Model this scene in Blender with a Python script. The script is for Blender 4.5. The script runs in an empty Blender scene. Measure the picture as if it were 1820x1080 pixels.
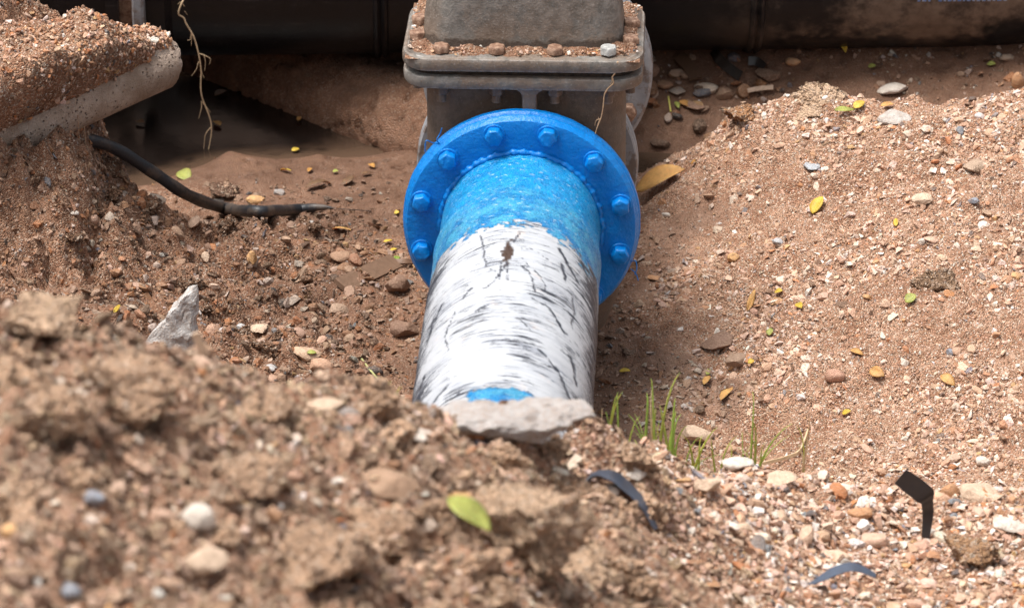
import bpy, bmesh, math, random
import numpy as np
from mathutils import Vector, Matrix

R_ = math.radians
scene = bpy.context.scene
COL = scene.collection

# ------------------------------------------------------------------ camera, sky, sun, exposure
CAM_D, CAM_EL = 9.0, R_(24)
cam = bpy.data.cameras.new('camera')
cam_o = bpy.data.objects.new('camera', cam)
COL.objects.link(cam_o)
cam_o.location = (-0.01749, -CAM_D * math.cos(CAM_EL), CAM_D * math.sin(CAM_EL))
cam_o.rotation_euler = (R_(90 - 24.953), 0, 0)
cam.sensor_width = 36.0
cam.lens = 162.9
cam.clip_start, cam.clip_end = 0.1, 500
cam.dof.use_dof = True
cam.dof.focus_distance = 9.3
cam.dof.aperture_fstop = 6.0
scene.camera = cam_o

SUN_EL, SUN_AZ = 73, 262          # azimuth measured clockwise from +y
world = bpy.data.worlds.new('World')
scene.world = world
world.use_nodes = True
wn, wl = world.node_tree.nodes, world.node_tree.links
sky = wn.new('ShaderNodeTexSky')
sky.sky_type = 'NISHITA'
sky.sun_disc = False
sky.sun_elevation = R_(SUN_EL)
sky.sun_rotation = R_(SUN_AZ)
sky.air_density = 1.0
sky.dust_density = 6.0
sky.ozone_density = 1.0
hsv = wn.new('ShaderNodeHueSaturation')
hsv.inputs['Saturation'].default_value = 0.30     # overcast: the sky's light is nearly white
wl.new(sky.outputs[0], hsv.inputs['Color'])
wl.new(hsv.outputs[0], wn['Background'].inputs['Color'])
wn['Background'].inputs['Strength'].default_value = 0.075

sun = bpy.data.lights.new('sun', 'SUN')
sun.energy = 1.5
sun.angle = R_(26)
sun.color = (1.0, 0.945, 0.875)
sun_o = bpy.data.objects.new('sun', sun)
COL.objects.link(sun_o)
az, el = R_(SUN_AZ), R_(SUN_EL)
sd = Vector((math.sin(az) * math.cos(el), math.cos(az) * math.cos(el), math.sin(el)))
sun_o.rotation_euler = sd.to_track_quat('Z', 'Y').to_euler()
sun_o.location = sd * 12

scene.view_settings.view_transform = 'Standard'
scene.view_settings.look = 'None'
scene.view_settings.gamma = 1.0
scene.view_settings.exposure = 1.40
scene.view_settings.use_curve_mapping = False
scene.render.engine = 'CYCLES'
scene.cycles.max_bounces = 5
scene.cycles.use_denoising = True

# --- TERRAIN BEGIN (plain numpy)
def _hash(ix, iy, iz):
    h = (ix * 374761393 + iy * 668265263 + iz * 2147483647 + 1274126177) & 0xFFFFFFFF
    h = ((h ^ (h >> 13)) * 1274126177) & 0xFFFFFFFF
    h = ((h ^ (h >> 16)) * 2246822519) & 0xFFFFFFFF
    return ((h ^ (h >> 15)) & 0xFFFFFF) / float(0xFFFFFF)

def noise3(p, seed=0):
    """value noise in -1..1 on an (n,3) array"""
    p = np.asarray(p, float)
    i = np.floor(p).astype(np.int64)
    f = p - i
    f = f * f * f * (f * (f * 6 - 15) + 10)
    out = 0
    for dx in (0, 1):
        wx = f[:, 0] if dx else 1 - f[:, 0]
        for dy in (0, 1):
            wy = f[:, 1] if dy else 1 - f[:, 1]
            for dz in (0, 1):
                wz = f[:, 2] if dz else 1 - f[:, 2]
                out = out + wx * wy * wz * _hash(i[:, 0] + dx + seed * 131, i[:, 1] + dy + seed * 71, i[:, 2] + dz)
    return out * 2 - 1

def fbm(p, octaves=4, gain=0.5, seed=0, billow=False):
    a, s, t = 1.0, 0, 0
    q = np.array(p, float)
    for k in range(octaves):
        n = noise3(q, seed + k)
        if billow:
            n = 1 - 2 * np.abs(n)
        s = s + a * n
        t += a
        a *= gain
        q = q * 2.03 + 17.3
    return s / t

def sstep(a, b, x):
    t = np.clip((x - a) / (b - a), 0, 1)
    return t * t * (3 - 2 * t)

CTRL = np.array([
    (0.166, 0.023, -0.360), (0.249, -0.003, -0.360), (0.184, 0.364, -0.360), (-0.254, 0.172, -0.320), (-0.307, 0.047, -0.310), (-0.272, 0.409, -0.330),
    (-0.359, 0.605, -0.330), (-0.238, 0.729, -0.360), (-0.437, 0.795, -0.350), (-0.524, 0.625, -0.300), (-0.395, 0.947, -0.375), (-0.226, 1.047, -0.395),
    (-0.460, 1.066, -0.395), (-0.607, 1.048, -0.390), (-0.706, 1.070, -0.385), (0.255, 1.135, -0.370), (0.340, 1.128, -0.320), (0.447, 1.066, -0.230),
    (0.480, 1.017, -0.170), (0.574, 0.975, -0.120), (0.691, 0.942, -0.100), (0.808, 0.902, -0.090), (1.061, 0.821, -0.050), (1.206, 0.747, -0.020),
    (0.274, 0.933, -0.345), (0.447, 0.775, -0.250), (0.674, 0.637, -0.190), (1.013, 0.522, -0.140), (0.262, 0.497, -0.345), (0.432, 0.399, -0.300),
    (0.654, 0.290, -0.250), (0.982, 0.181, -0.200), (0.308, 0.120, -0.345), (0.527, 0.027, -0.300), (0.745, -0.015, -0.280), (0.961, -0.057, -0.260),
    (0.409, -0.152, -0.360), (0.733, -0.202, -0.335), (0.942, -0.281, -0.320), (-0.475, 0.088, -0.280), (-0.595, 0.236, -0.250), (-0.692, 0.023, -0.200),
    (-0.885, -0.010, -0.130), (-1.012, -0.049, -0.100), (-0.769, 0.318, -0.200), (-0.632, 0.479, -0.260), (-0.694, 0.559, -0.245), (-0.844, 0.587, -0.130),
    (-0.790, 0.622, -0.190), (-0.714, 0.674, -0.260), (-0.622, 0.706, -0.300), (1.047, -0.720, -0.194), (0.910, -0.750, -0.178), (0.686, -0.750, -0.190),
    (0.529, -0.800, -0.139), (0.374, -0.850, -0.085), (0.213, -1.150, 0.127), (0.110, -1.470, 0.329), (-0.026, -1.870, 0.552), (-0.173, -2.177, 0.709),
    (-0.299, -2.270, 0.758), (-0.409, -2.300, 0.786), (-0.478, -2.330, 0.827), (-0.575, -2.380, 0.887), (-0.676, -2.450, 0.948), (-0.799, -2.450, 0.953),
    (-0.017, -1.950, 0.507), (-0.017, -2.200, 0.532), (-0.017, -2.600, 0.582), (0.567, -1.000, -0.159), (0.547, -1.300, -0.130), (0.867, -0.980, -0.169),
    (0.840, -1.250, -0.157), (0.258, -1.283, 0.055), (0.242, -1.733, 0.108), (-0.407, -2.600, 0.826), (-0.393, -2.850, 0.828), (-0.378, -3.100, 0.856),
    (-0.659, -2.700, 0.960), (-0.631, -3.000, 0.947), (-0.608, -3.250, 0.938), (-0.220, -2.500, 0.731), (-0.792, -2.850, 0.952), (-1.026, 0.080, -0.129),
    (-0.930, 0.120, -0.135), (-0.859, 0.200, -0.153), (-1.037, 0.280, 0.063), (-0.939, 0.310, 0.056), (-0.892, 0.340, 0.028), (-1.049, 0.400, 0.074),
    (-1.051, 0.470, 0.167), (-1.059, 0.580, 0.246), (-0.957, 0.520, 0.073), (-0.980, 0.550, 0.148), (-0.967, 0.680, 0.195), (-1.167, 0.250, 0.076),
    (-1.185, 0.500, 0.277), (0.950, -0.580, -0.330), (0.500, -0.580, -0.360), (0.250, -0.600, -0.370), (-0.050, -0.800, -0.350), (-0.050, -0.400, -0.370),
    (-0.400, -0.950, -0.150), (-0.400, -0.500, -0.290), (-0.750, -1.100, 0.000), (-0.750, -0.600, -0.150), (-1.000, -1.000, 0.000), (-1.000, -0.500, -0.100),
    (0.300, 1.300, -0.480), (0.500, 1.270, -0.480), (0.750, 1.220, -0.430), (1.000, 1.120, -0.360), (1.200, 1.100, -0.330), (0.350, 1.450, -0.370),
    (0.350, 1.620, -0.310), (0.700, 1.450, -0.330), (0.700, 1.620, -0.280), (1.100, 1.400, -0.300), (1.100, 1.600, -0.260), (-0.250, 1.150, -0.395),
    (-0.450, 1.150, -0.395), (-0.650, 1.150, -0.395), (-0.250, 1.300, -0.395), (-0.450, 1.300, -0.400), (-0.650, 1.320, -0.400), (-0.050, 1.200, -0.400),
    (0.100, 1.200, -0.420), (-0.750, 1.250, -0.420), (-0.500, 1.500, -0.540), (-0.650, 1.500, -0.560), (-0.850, 1.350, -0.540), (-0.850, 1.600, -0.560),
    (-0.650, 1.700, -0.550), (-0.850, 1.800, -0.500), (-0.330, 1.440, -0.460), (-0.180, 1.420, -0.410), (-0.100, 1.550, -0.350), (-0.250, 1.550, -0.370),
    (-0.350, 1.650, -0.350), (-0.250, 1.720, -0.310), (0.100, 1.600, -0.340), (-0.500, 1.780, -0.360), (0.100, 1.400, -0.420), (-1.000, 2.200, 0.100),
    (0.000, 2.200, 0.100), (1.000, 2.200, 0.100), (-1.000, 2.600, 0.400), (0.000, 2.600, 0.400), (1.000, 2.600, 0.400), (-0.950, 1.000, -0.300),  # unseen soil wall behind the main, added to block sky light from behind
    (-0.800, 0.950, -0.400), (-1.100, 0.950, 0.000), (-0.800, 0.750, -0.340), (-1.000, 0.850, 0.120), (-1.100, 1.200, -0.300), (-1.500, -1.500, 0.500),
    (1.500, -1.500, -0.100), (1.500, 0.000, -0.200), (1.500, 0.800, 0.000), (-1.500, 0.000, 0.100), (-1.500, 0.600, 0.300), (-1.500, 1.500, 0.100),
    (-1.000, -4.300, 0.600), (0.000, -4.300, 0.400), (1.000, -3.400, -0.100), (-0.400, -1.650, 0.120), (-0.750, -1.750, 0.320), (-1.050, -1.750, 0.380),
    (-0.150, -1.500, 0.000), (0.100, -1.100, -0.200), (-1.500, -2.500, 0.800),
])

def _rbf_fit():
    P = CTRL[:, :2]
    d = np.linalg.norm(P[:, None] - P[None], axis=2)
    n = len(P)
    A = np.zeros((n + 3, n + 3))
    A[:n, :n] = d - 0.004 * np.eye(n)
    A[:n, n] = 1
    A[:n, n + 1:] = P
    A[n, :n] = 1
    A[n + 1:, :n] = P.T
    return np.linalg.solve(A, np.concatenate([CTRL[:, 2], np.zeros(3)]))

_W = _rbf_fit()

def base_h(x, y):
    n = len(CTRL)
    xc = np.clip(x, -1.5, 1.5)
    yc = np.clip(y, -4.4, 2.7)
    z = _W[n] + _W[n + 1] * xc + _W[n + 2] * yc
    for k in range(n):
        z = z + _W[k] * np.hypot(xc - CTRL[k, 0], yc - CTRL[k, 1])
    return z

CREST_X = [-0.799, -0.676, -0.575, -0.478, -0.409, -0.299, -0.173, -0.026, 0.110, 0.213, 0.374, 0.529, 0.686, 0.910, 1.047]
CREST_Y = [-2.450, -2.450, -2.380, -2.330, -2.300, -2.270, -2.177, -1.870, -1.470, -1.150, -0.850, -0.800, -0.750, -0.750, -0.720]

def fore_mask(x, y):
    """1 on the heap in the foreground"""
    crest = np.interp(x, CREST_X, CREST_Y)
    return sstep(crest + 0.20, crest + 0.02, y)

def regions(x, y):
    fore = fore_mask(x, y)
    foreL = fore * sstep(0.42, -0.02, x + 0.10 * (y + 1.2) + 0.06 * np.sin(y * 9))
    back = 1 - fore
    left = back * sstep(-0.15, -0.45, x) * sstep(1.0, 0.85, y)
    leftcut = back * sstep(-0.80, -0.90, x) * sstep(0.0, 0.14, y)
    right = back * sstep(0.16, 0.32, x) * sstep(1.20, 1.10, y)
    far = sstep(1.08, 1.2, y)
    return fore, foreL, left, leftcut, right, far

def wetness(x, y):
    p = np.stack([x * 5, y * 5, np.zeros_like(x)], 1)
    n = 0.35 * fbm(p, 3, seed=3)
    fore, foreL, left, leftcut, right, far = regions(x, y)
    floor_ = np.exp(-((x + 0.02) / 0.36) ** 2) * (1 - fore) * sstep(1.5, 1.1, y)
    d2 = np.exp(-(((x - 0.17) / 0.15) ** 2 + ((y + 0.05) / 0.3) ** 2))
    shore = sstep(0.6, 1.0, y) * sstep(0.2, -0.1, x) * sstep(-1.0, -0.7, x)
    w = 0.75 * floor_ + 0.7 * d2 + 0.75 * shore + 0.95 * far + 0.5 * left * (1 - 0.5 * leftcut) + n
    w = w - 0.5 * right * sstep(0.35, 0.55, x)
    w = w + 0.9 * right * sstep(0.16, 0.5, fbm(np.stack([x * 3.2, y * 3.2, x * 0 + 4], 1), 4, 0.6, seed=66)) * sstep(1.0, 0.6, y)
    w = w + 0.15 * foreL
    return np.clip(w, 0, 1)

def height(x, y):
    x = np.asarray(x, float).ravel()
    y = np.asarray(y, float).ravel()
    z = base_h(x, y)
    fore, foreL, left, leftcut, right, far = regions(x, y)
    inner = sstep(2.4, 1.6, np.abs(x))
    def P(s, k=0.0):
        return np.stack([x * s, y * s, np.full_like(x, k)], 1)
    big = fbm(P(4.5), 3, seed=11)
    mid = fbm(P(15), 4, 0.55, seed=21)
    lump = fbm(P(9, 3.1), 3, 0.5, seed=31, billow=True)
    fine = fbm(P(55), 3, 0.6, seed=41)
    crumb = fbm(P(24, 5.0), 3, 0.6, seed=35, billow=True)
    wet = wetness(x, y)
    smooth = np.clip(1 - 0.55 * far - 0.35 * wet, 0.15, 1)
    z = z + 0.012 * big * smooth + 0.010 * mid * smooth + 0.0055 * fine * smooth
    pits = sstep(0.28, 0.5, fbm(P(38, 7.0), 3, 0.6, seed=55))
    z = z - far * 0.014 * pits - 0.010 * pits * sstep(0.7, 1.0, y) * sstep(0.2, -0.1, x)
    z = z + left * (0.030 * mid - 0.028 * lump - 0.020 * crumb + 0.006 * fine)
    z = z + leftcut * (0.030 * mid - 0.022 * crumb + 0.008 * fine)
    z = z + foreL * (0.014 - 0.042 * lump + 0.034 * mid - 0.022 * crumb + 0.008 * fine + 0.02 * big)
    z = z + right * (0.020 * big + 0.014 * mid - 0.010 * crumb + 0.006 * fine)
    z = z + (fore - foreL) * (0.010 * mid + 0.005 * fine)
    # hollows: the hole in the left slope, the gully beside the cut block, the notch under the upper mound
    z = z - 0.075 * np.exp(-(((x + 0.487) / 0.035) ** 2 + ((y - 0.455) / 0.05) ** 2))
    gx = -0.855 + 0.05 * (y - 0.2)
    z = z - 0.05 * np.exp(-((x - gx) / 0.018) ** 2) * sstep(0.05, 0.15, y) * sstep(0.62, 0.5, y)
    z = z - 0.035 * np.exp(-((y - 0.365) / 0.03) ** 2) * sstep(-0.93, -0.98, x)
    # pipe trench under the white pipe
    z = np.where((np.abs(x + 0.05) < 0.24) & (y > -1.1) & (y < 0.3), np.minimum(z, -0.2), z)
    # the heap covers the pipe's buried end
    cover = sstep(0.34, 0.20, np.abs(x + 0.07)) * sstep(-1.27, -1.35, y) * sstep(-2.6, -2.2, y)
    z = np.maximum(z, (0.196 + 0.012 * mid + 0.006 * fine) * cover + z * (1 - cover))
    return z
# --- TERRAIN END

XS = np.concatenate([-1.16 - np.cumsum(0.02 * 1.22 ** np.arange(1, 29))[::-1], np.arange(-1.16, 1.16, 0.0076), 1.16 + np.cumsum(0.02 * 1.22 ** np.arange(1, 29))])
YS = np.concatenate([-3.45 - np.cumsum(0.02 * 1.22 ** np.arange(1, 29))[::-1], np.arange(-3.45, 1.85, 0.0076), 1.85 + np.cumsum(0.02 * 1.22 ** np.arange(1, 29))])
GX, GY = np.meshgrid(XS, YS, indexing='ij')
GZ = height(GX, GY).reshape(GX.shape)

def H(x, y):
    """bilinear height on the finished ground sheet"""
    x = np.atleast_1d(np.asarray(x, float)); y = np.atleast_1d(np.asarray(y, float))
    i = np.clip(np.searchsorted(XS, x) - 1, 0, len(XS) - 2)
    j = np.clip(np.searchsorted(YS, y) - 1, 0, len(YS) - 2)
    u = (x - XS[i]) / (XS[i + 1] - XS[i]); v = (y - YS[j]) / (YS[j + 1] - YS[j])
    return (GZ[i, j] * (1 - u) * (1 - v) + GZ[i + 1, j] * u * (1 - v) + GZ[i, j + 1] * (1 - u) * v + GZ[i + 1, j + 1] * u * v)

def Hn(x, y, e=0.012):
    gx = (H(x + e, y) - H(x - e, y)) / (2 * e)
    gy = (H(x, y + e) - H(x, y - e)) / (2 * e)
    n = np.stack([-gx, -gy, np.ones_like(gx)], 1)
    return n / np.linalg.norm(n, axis=1)[:, None]

# ------------------------------------------------------------------ materials
class NT:
    """small helper to write node trees"""
    def __init__(self, name):
        self.m = bpy.data.materials.new(name)
        self.m.use_nodes = True
        self.t = self.m.node_tree
        self.n, self.l = self.t.nodes, self.t.links
        self.b = self.n['Principled BSDF']
    def new(self, kind, **kw):
        nd = self.n.new(kind)
        for k, v in kw.items():
            setattr(nd, k, v)
        return nd
    def put(self, sock, v):
        if v is None:
            return
        if isinstance(v, (int, float)):
            sock.default_value = (v, v, v, 1) if sock.type == 'RGBA' else v
        elif isinstance(v, (tuple, list)):
            sock.default_value = tuple(v) + (1,) if len(v) == 3 and sock.type == 'RGBA' else tuple(v)
        else:
            self.l.new(v, sock)
    def attr(self, name, out='Fac'):
        return self.new('ShaderNodeAttribute', attribute_name=name).outputs[out]
    def obj(self):
        return self.new('ShaderNodeTexCoord').outputs['Object']
    def noise(self, vec, scale, detail=4, rough=0.55, dist=0.0, out='Fac'):
        nd = self.new('ShaderNodeTexNoise')
        self.put(nd.inputs['Vector'], vec); self.put(nd.inputs['Scale'], scale)
        self.put(nd.inputs['Detail'], detail); self.put(nd.inputs['Roughness'], rough); self.put(nd.inputs['Distortion'], dist)
        return nd.outputs[out]
    def voro(self, vec, scale, feature='F1', out='Distance', rnd=1.0):
        nd = self.new('ShaderNodeTexVoronoi', feature=feature)
        self.put(nd.inputs['Vector'], vec); self.put(nd.inputs['Scale'], scale); self.put(nd.inputs['Randomness'], rnd)
        return nd.outputs[out]
    def math(self, op, a, b=None, c=None, clamp=False):
        nd = self.new('ShaderNodeMath', operation=op, use_clamp=clamp)
        for s, v in zip(nd.inputs, (a, b, c)):
            self.put(s, v)
        return nd.outputs[0]
    def step(self, v, lo, hi, a=0.0, b=1.0):
        nd = self.new('ShaderNodeMapRange', interpolation_type='SMOOTHSTEP')
        for k, val in (('Value', v), ('From Min', lo), ('From Max', hi), ('To Min', a), ('To Max', b)):
            self.put(nd.inputs[k], val)
        return nd.outputs[0]
    def mix(self, f, a, b, blend='MIX'):
        nd = self.new('ShaderNodeMix', data_type='RGBA', blend_type=blend)
        self.put(nd.inputs['Factor'], f); self.put(nd.inputs['A'] if False else nd.inputs[6], a); self.put(nd.inputs[7], b)
        return nd.outputs[2]
    def ramp(self, f, stops):
        nd = self.new('ShaderNodeValToRGB')
        r = nd.color_ramp
        while len(r.elements) > 1:
            r.elements.remove(r.elements[-1])
        r.elements[0].position = stops[0][0]; r.elements[0].color = tuple(stops[0][1]) + (1,)
        for p, c in stops[1:]:
            e = r.elements.new(p); e.color = tuple(c) + (1,)
        self.put(nd.inputs[0], f)
        return nd.outputs[0]
    def comb(self, x, y, z=0.0):
        nd = self.new('ShaderNodeCombineXYZ')
        for s, v in zip(nd.inputs, (x, y, z)):
            self.put(s, v)
        return nd.outputs[0]
    def sep(self, v):
        nd = self.new('ShaderNodeSeparateXYZ'); self.put(nd.inputs[0], v)
        return nd.outputs
    def bump(self, h, dist, strength=1.0, normal=None):
        nd = self.new('ShaderNodeBump')
        self.put(nd.inputs['Height'], h); self.put(nd.inputs['Distance'], dist); self.put(nd.inputs['Strength'], strength)
        if normal is not None:
            self.put(nd.inputs['Normal'], normal)
        return nd.outputs[0]
    def done(self, color=None, rough=None, normal=None, **kw):
        self.put(self.b.inputs['Base Color'], color); self.put(self.b.inputs['Roughness'], rough)
        if normal is not None:
            self.put(self.b.inputs['Normal'], normal)
        for k, v in kw.items():
            self.put(self.b.inputs[k.replace('_', ' ')], v)
        return self.m

M = {}

def mat_soil():
    t = NT('soil')
    p = t.obj()
    wet, tone = t.attr('wet'), t.attr('tone')
    n1 = t.noise(p, 14, 5, 0.6)
    n2 = t.noise(p, 90, 4, 0.65)
    brown = t.mix(t.step(n1, 0.3, 0.7), (0.19, 0.082, 0.042), (0.40, 0.20, 0.115))
    tan = t.mix(t.step(n1, 0.3, 0.7), (0.40, 0.20, 0.12), (0.64, 0.39, 0.265))
    c = t.mix(tone, brown, tan)
    c = t.mix(t.step(n2, 0.35, 0.75, 0, 0.55), c, t.mix(tone, (0.085, 0.038, 0.022), (0.20, 0.10, 0.058)))
    cellc = t.voro(p, 300, 'F1', 'Color')
    cs = t.sep(cellc)
    grit = t.ramp(cs[0], [(0.0, (0.09, 0.06, 0.045)), (0.25, (0.30, 0.17, 0.10)), (0.5, (0.45, 0.29, 0.19)), (0.75, (0.62, 0.47, 0.35)), (1.0, (0.75, 0.66, 0.56))])
    amount = t.math('MULTIPLY', t.step(cs[1], 0.55, 0.62), t.math('MULTIPLY_ADD', t.math('SUBTRACT', 1.0, wet), 0.62, 0.18))
    c = t.mix(amount, c, grit)
    c = t.mix(t.math('MULTIPLY', wet, 0.68), c, t.mix(n1, (0.062, 0.036, 0.024), (0.10, 0.058, 0.038)))
    rough = t.math('MULTIPLY_ADD', t.math('MULTIPLY', wet, t.step(n1, 0.25, 0.7)), -0.5, 0.95)
    d = t.voro(p, 300, 'F1', 'Distance')
    hgt = t.math('ADD', t.math('MULTIPLY', n2, 0.8), t.math('MULTIPLY', d, -0.9))
    nrm = t.bump(hgt, 0.007, t.math('MULTIPLY_ADD', wet, -0.5, 1.0))
    return t.done(c, rough, nrm, Specular_IOR_Level=0.3)

def mat_stone(name='stone', rough=0.66, dusty=0.45):
    t = NT(name)
    p = t.new('ShaderNodeNewGeometry').outputs['Position']
    c = t.attr('Col', 'Color')
    n1 = t.noise(p, 60, 5, 0.6)
    n2 = t.noise(p, 260, 3, 0.6)
    c = t.mix(t.step(n1, 0.38, 0.66, 0, 0.6), c, t.mix(0.55, c, (0.17, 0.10, 0.06)))
    c = t.mix(t.step(n2, 0.45, 0.7, 0, dusty), c, (0.42, 0.29, 0.205))
    c = t.mix(t.step(n2, 0.3, 0.15, 0, 0.4), c, (0.06, 0.04, 0.03))
    nrm = t.bump(t.math('ADD', n1, t.math('MULTIPLY', n2, 0.5)), 0.006, 0.9)
    return t.done(c, t.math('MULTIPLY_ADD', n1, 0.4, rough - 0.2), nrm, Specular_IOR_Level=0.35)

def mat_clod():
    t = NT('clod_soil')
    p = t.new('ShaderNodeNewGeometry').outputs['Position']
    c0 = t.attr('Col', 'Color')
    n1 = t.noise(p, 28, 5, 0.6)
    n2 = t.noise(p, 120, 4, 0.65)
    cs = t.sep(t.voro(p, 210, 'F1', 'Color'))
    c = t.mix(t.step(n1, 0.3, 0.7), t.mix(0.22, c0, (0.14, 0.08, 0.05)), c0)
    c = t.mix(t.step(n2, 0.55, 0.72, 0, 0.45), c, (0.13, 0.066, 0.04))
    c = t.mix(t.step(cs[1], 0.66, 0.72, 0, 0.75), c, t.ramp(cs[0], [(0.0, (0.12, 0.08, 0.06)), (0.4, (0.42, 0.26, 0.17)), (1.0, (0.70, 0.58, 0.47))]))
    d = t.voro(p, 210, 'F1', 'Distance')
    nrm = t.bump(t.math('MULTIPLY_ADD', d, -0.8, t.math('MULTIPLY', n2, 1.4)), 0.012, 1.0)
    return t.done(c, 0.95, nrm, Specular_IOR_Level=0.2)

def mat_blue(name, fade=False):
    t = NT(name)
    p = t.obj()
    n1 = t.noise(p, 22, 4, 0.6)
    n2 = t.noise(p, 170, 4, 0.6)
    c = t.mix(n1, (0.0, 0.135, 0.48), (0.0005, 0.225, 0.66))
    c = t.mix(t.step(n2, 0.62, 0.70, 0, 0.7), c, (0.004, 0.30, 0.74))
    c = t.mix(t.step(t.noise(p, 75, 5, 0.7), 0.64, 0.72, 0, 0.8), c, (0.014, 0.04, 0.10))
    nrm = t.bump(t.math('MULTIPLY_ADD', n2, 0.6, t.noise(p, 60, 3, 0.5)), 0.0035, 0.8)
    return t.done(c, t.math('MULTIPLY_ADD', n2, 0.25, 0.20), nrm, Coat_Weight=0.08, Coat_Roughness=0.2, Specular_IOR_Level=0.35)

def mat_wrap():
    """the near pipe's skin: glossy blue by the flange, white bitumen-streaked wrap below; pu is the way round, pd the way along"""
    t = NT('pipe_wrap')
    p = t.obj()
    u, d = t.attr('pu'), t.attr('pd')
    crack, earth = t.attr('crack'), t.attr('earth')
    dh = t.math('MULTIPLY_ADD', u, 0.10, d)
    au = t.math('ABSOLUTE', u)
    # white wrap
    big = t.noise(t.comb(t.math('MULTIPLY', u, 9), t.math('MULTIPLY', dh, 9)), 1.0, 4, 0.6)
    s1 = t.noise(t.comb(t.math('MULTIPLY', u, 9), t.math('MULTIPLY', dh, 150), 3.0), 1.0, 8, 0.74, 0.3)
    s2 = t.noise(t.comb(t.math('MULTIPLY', u, 6), t.math('MULTIPLY', dh, 250), 7.0), 1.0, 7, 0.72, 0.2)
    s3 = t.noise(t.comb(t.math('MULTIPLY', u, 30), t.math('MULTIPLY', dh, 180), 11.0), 1.0, 8, 0.75, 0.6)
    side = t.step(au, 0.09, 0.24)
    thr = t.math('SUBTRACT', 0.600, t.math('ADD', t.math('MULTIPLY', side, 0.13), t.math('MULTIPLY', t.math('SUBTRACT', big, 0.5), 0.42)))
    dark = t.math('MULTIPLY', t.step(t.math('SUBTRACT', s1, thr), -0.010, 0.012), 0.97)
    dark2 = t.math('MULTIPLY', t.step(t.math('SUBTRACT', s3, t.math('ADD', thr, 0.02)), -0.005, 0.015), 0.95)
    grey = t.math('MULTIPLY', t.step(s2, 0.42, 0.62), t.math('MULTIPLY_ADD', side, 0.25, t.step(big, 0.32, 0.66, 0.08, 0.7)), clamp=True)
    white = t.mix(grey, (0.46, 0.48, 0.51), (0.13, 0.155, 0.215))
    white = t.mix(t.step(t.noise(p, 30, 3), 0.62, 0.75, 0, 0.35), white, (0.62, 0.50, 0.42))
    black = t.math('MAXIMUM', t.math('MAXIMUM', dark, dark2), crack, clamp=True)
    w = t.mix(black, white, t.mix(s2, (0.010, 0.012, 0.020), (0.040, 0.046, 0.066)))
    w = t.mix(earth, w, t.mix(s3, (0.018, 0.011, 0.008), (0.075, 0.036, 0.02)))
    # blue paint over it
    edge = t.noise(t.comb(t.math('MULTIPLY', u, 15), t.math('MULTIPLY', d, 22), 5.0), 1.0, 7, 0.66)
    lim = t.math('MULTIPLY_ADD', edge, 0.30, 0.195)
    isblue = t.step(t.math('SUBTRACT', lim, d), -0.003, 0.003)
    patch = t.math('MULTIPLY', t.step(t.math('ADD', d, t.math('MULTIPLY', edge, 0.07)), 1.075, 1.08),
                   t.step(t.math('ADD', t.math('ABSOLUTE', t.math('SUBTRACT', u, 0.012)), t.math('MULTIPLY', edge, 0.07)), 0.095, 0.088))
    isblue = t.math('MAXIMUM', isblue, patch)
    bn = t.noise(p, 45, 5, 0.65)
    fresh = t.mix(t.step(bn, 0.35, 0.65), (0.001, 0.24, 0.60), (0.004, 0.33, 0.70))
    faded = t.mix(t.step(t.noise(p, 26, 6, 0.7), 0.42, 0.58), (0.006, 0.205, 0.50), (0.055, 0.36, 0.60))
    drift = t.math('MULTIPLY_ADD', t.noise(p, 14, 6, 0.7), 0.34, 0.03)
    b = t.mix(t.step(t.math('SUBTRACT', d, drift), -0.06, 0.05), fresh, faded)
    b = t.mix(t.step(t.noise(t.comb(t.math('MULTIPLY', u, 60), t.math('MULTIPLY', d, 160), 2.0), 1.0, 4, 0.7), 0.59, 0.65, 0, 0.9), b, (0.55, 0.68, 0.75))  # pale flecks: glints off the rough blue paint, put into the colour
    c = t.mix(isblue, w, b)
    fine = t.noise(p, 230, 4, 0.65)
    hh = t.math('ADD', t.math('MULTIPLY', isblue, t.math('MULTIPLY_ADD', fine, 1.6, 0.5)), t.math('MULTIPLY', black, -0.35))
    hh = t.math('ADD', hh, t.math('MULTIPLY', s2, 0.25))
    nrm = t.bump(hh, 0.004, 0.9)
    rough = t.mix(isblue, 0.62, t.math('MULTIPLY_ADD', fine, 0.35, 0.12))
    return t.done(c, rough, nrm, Specular_IOR_Level=0.45)

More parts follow.
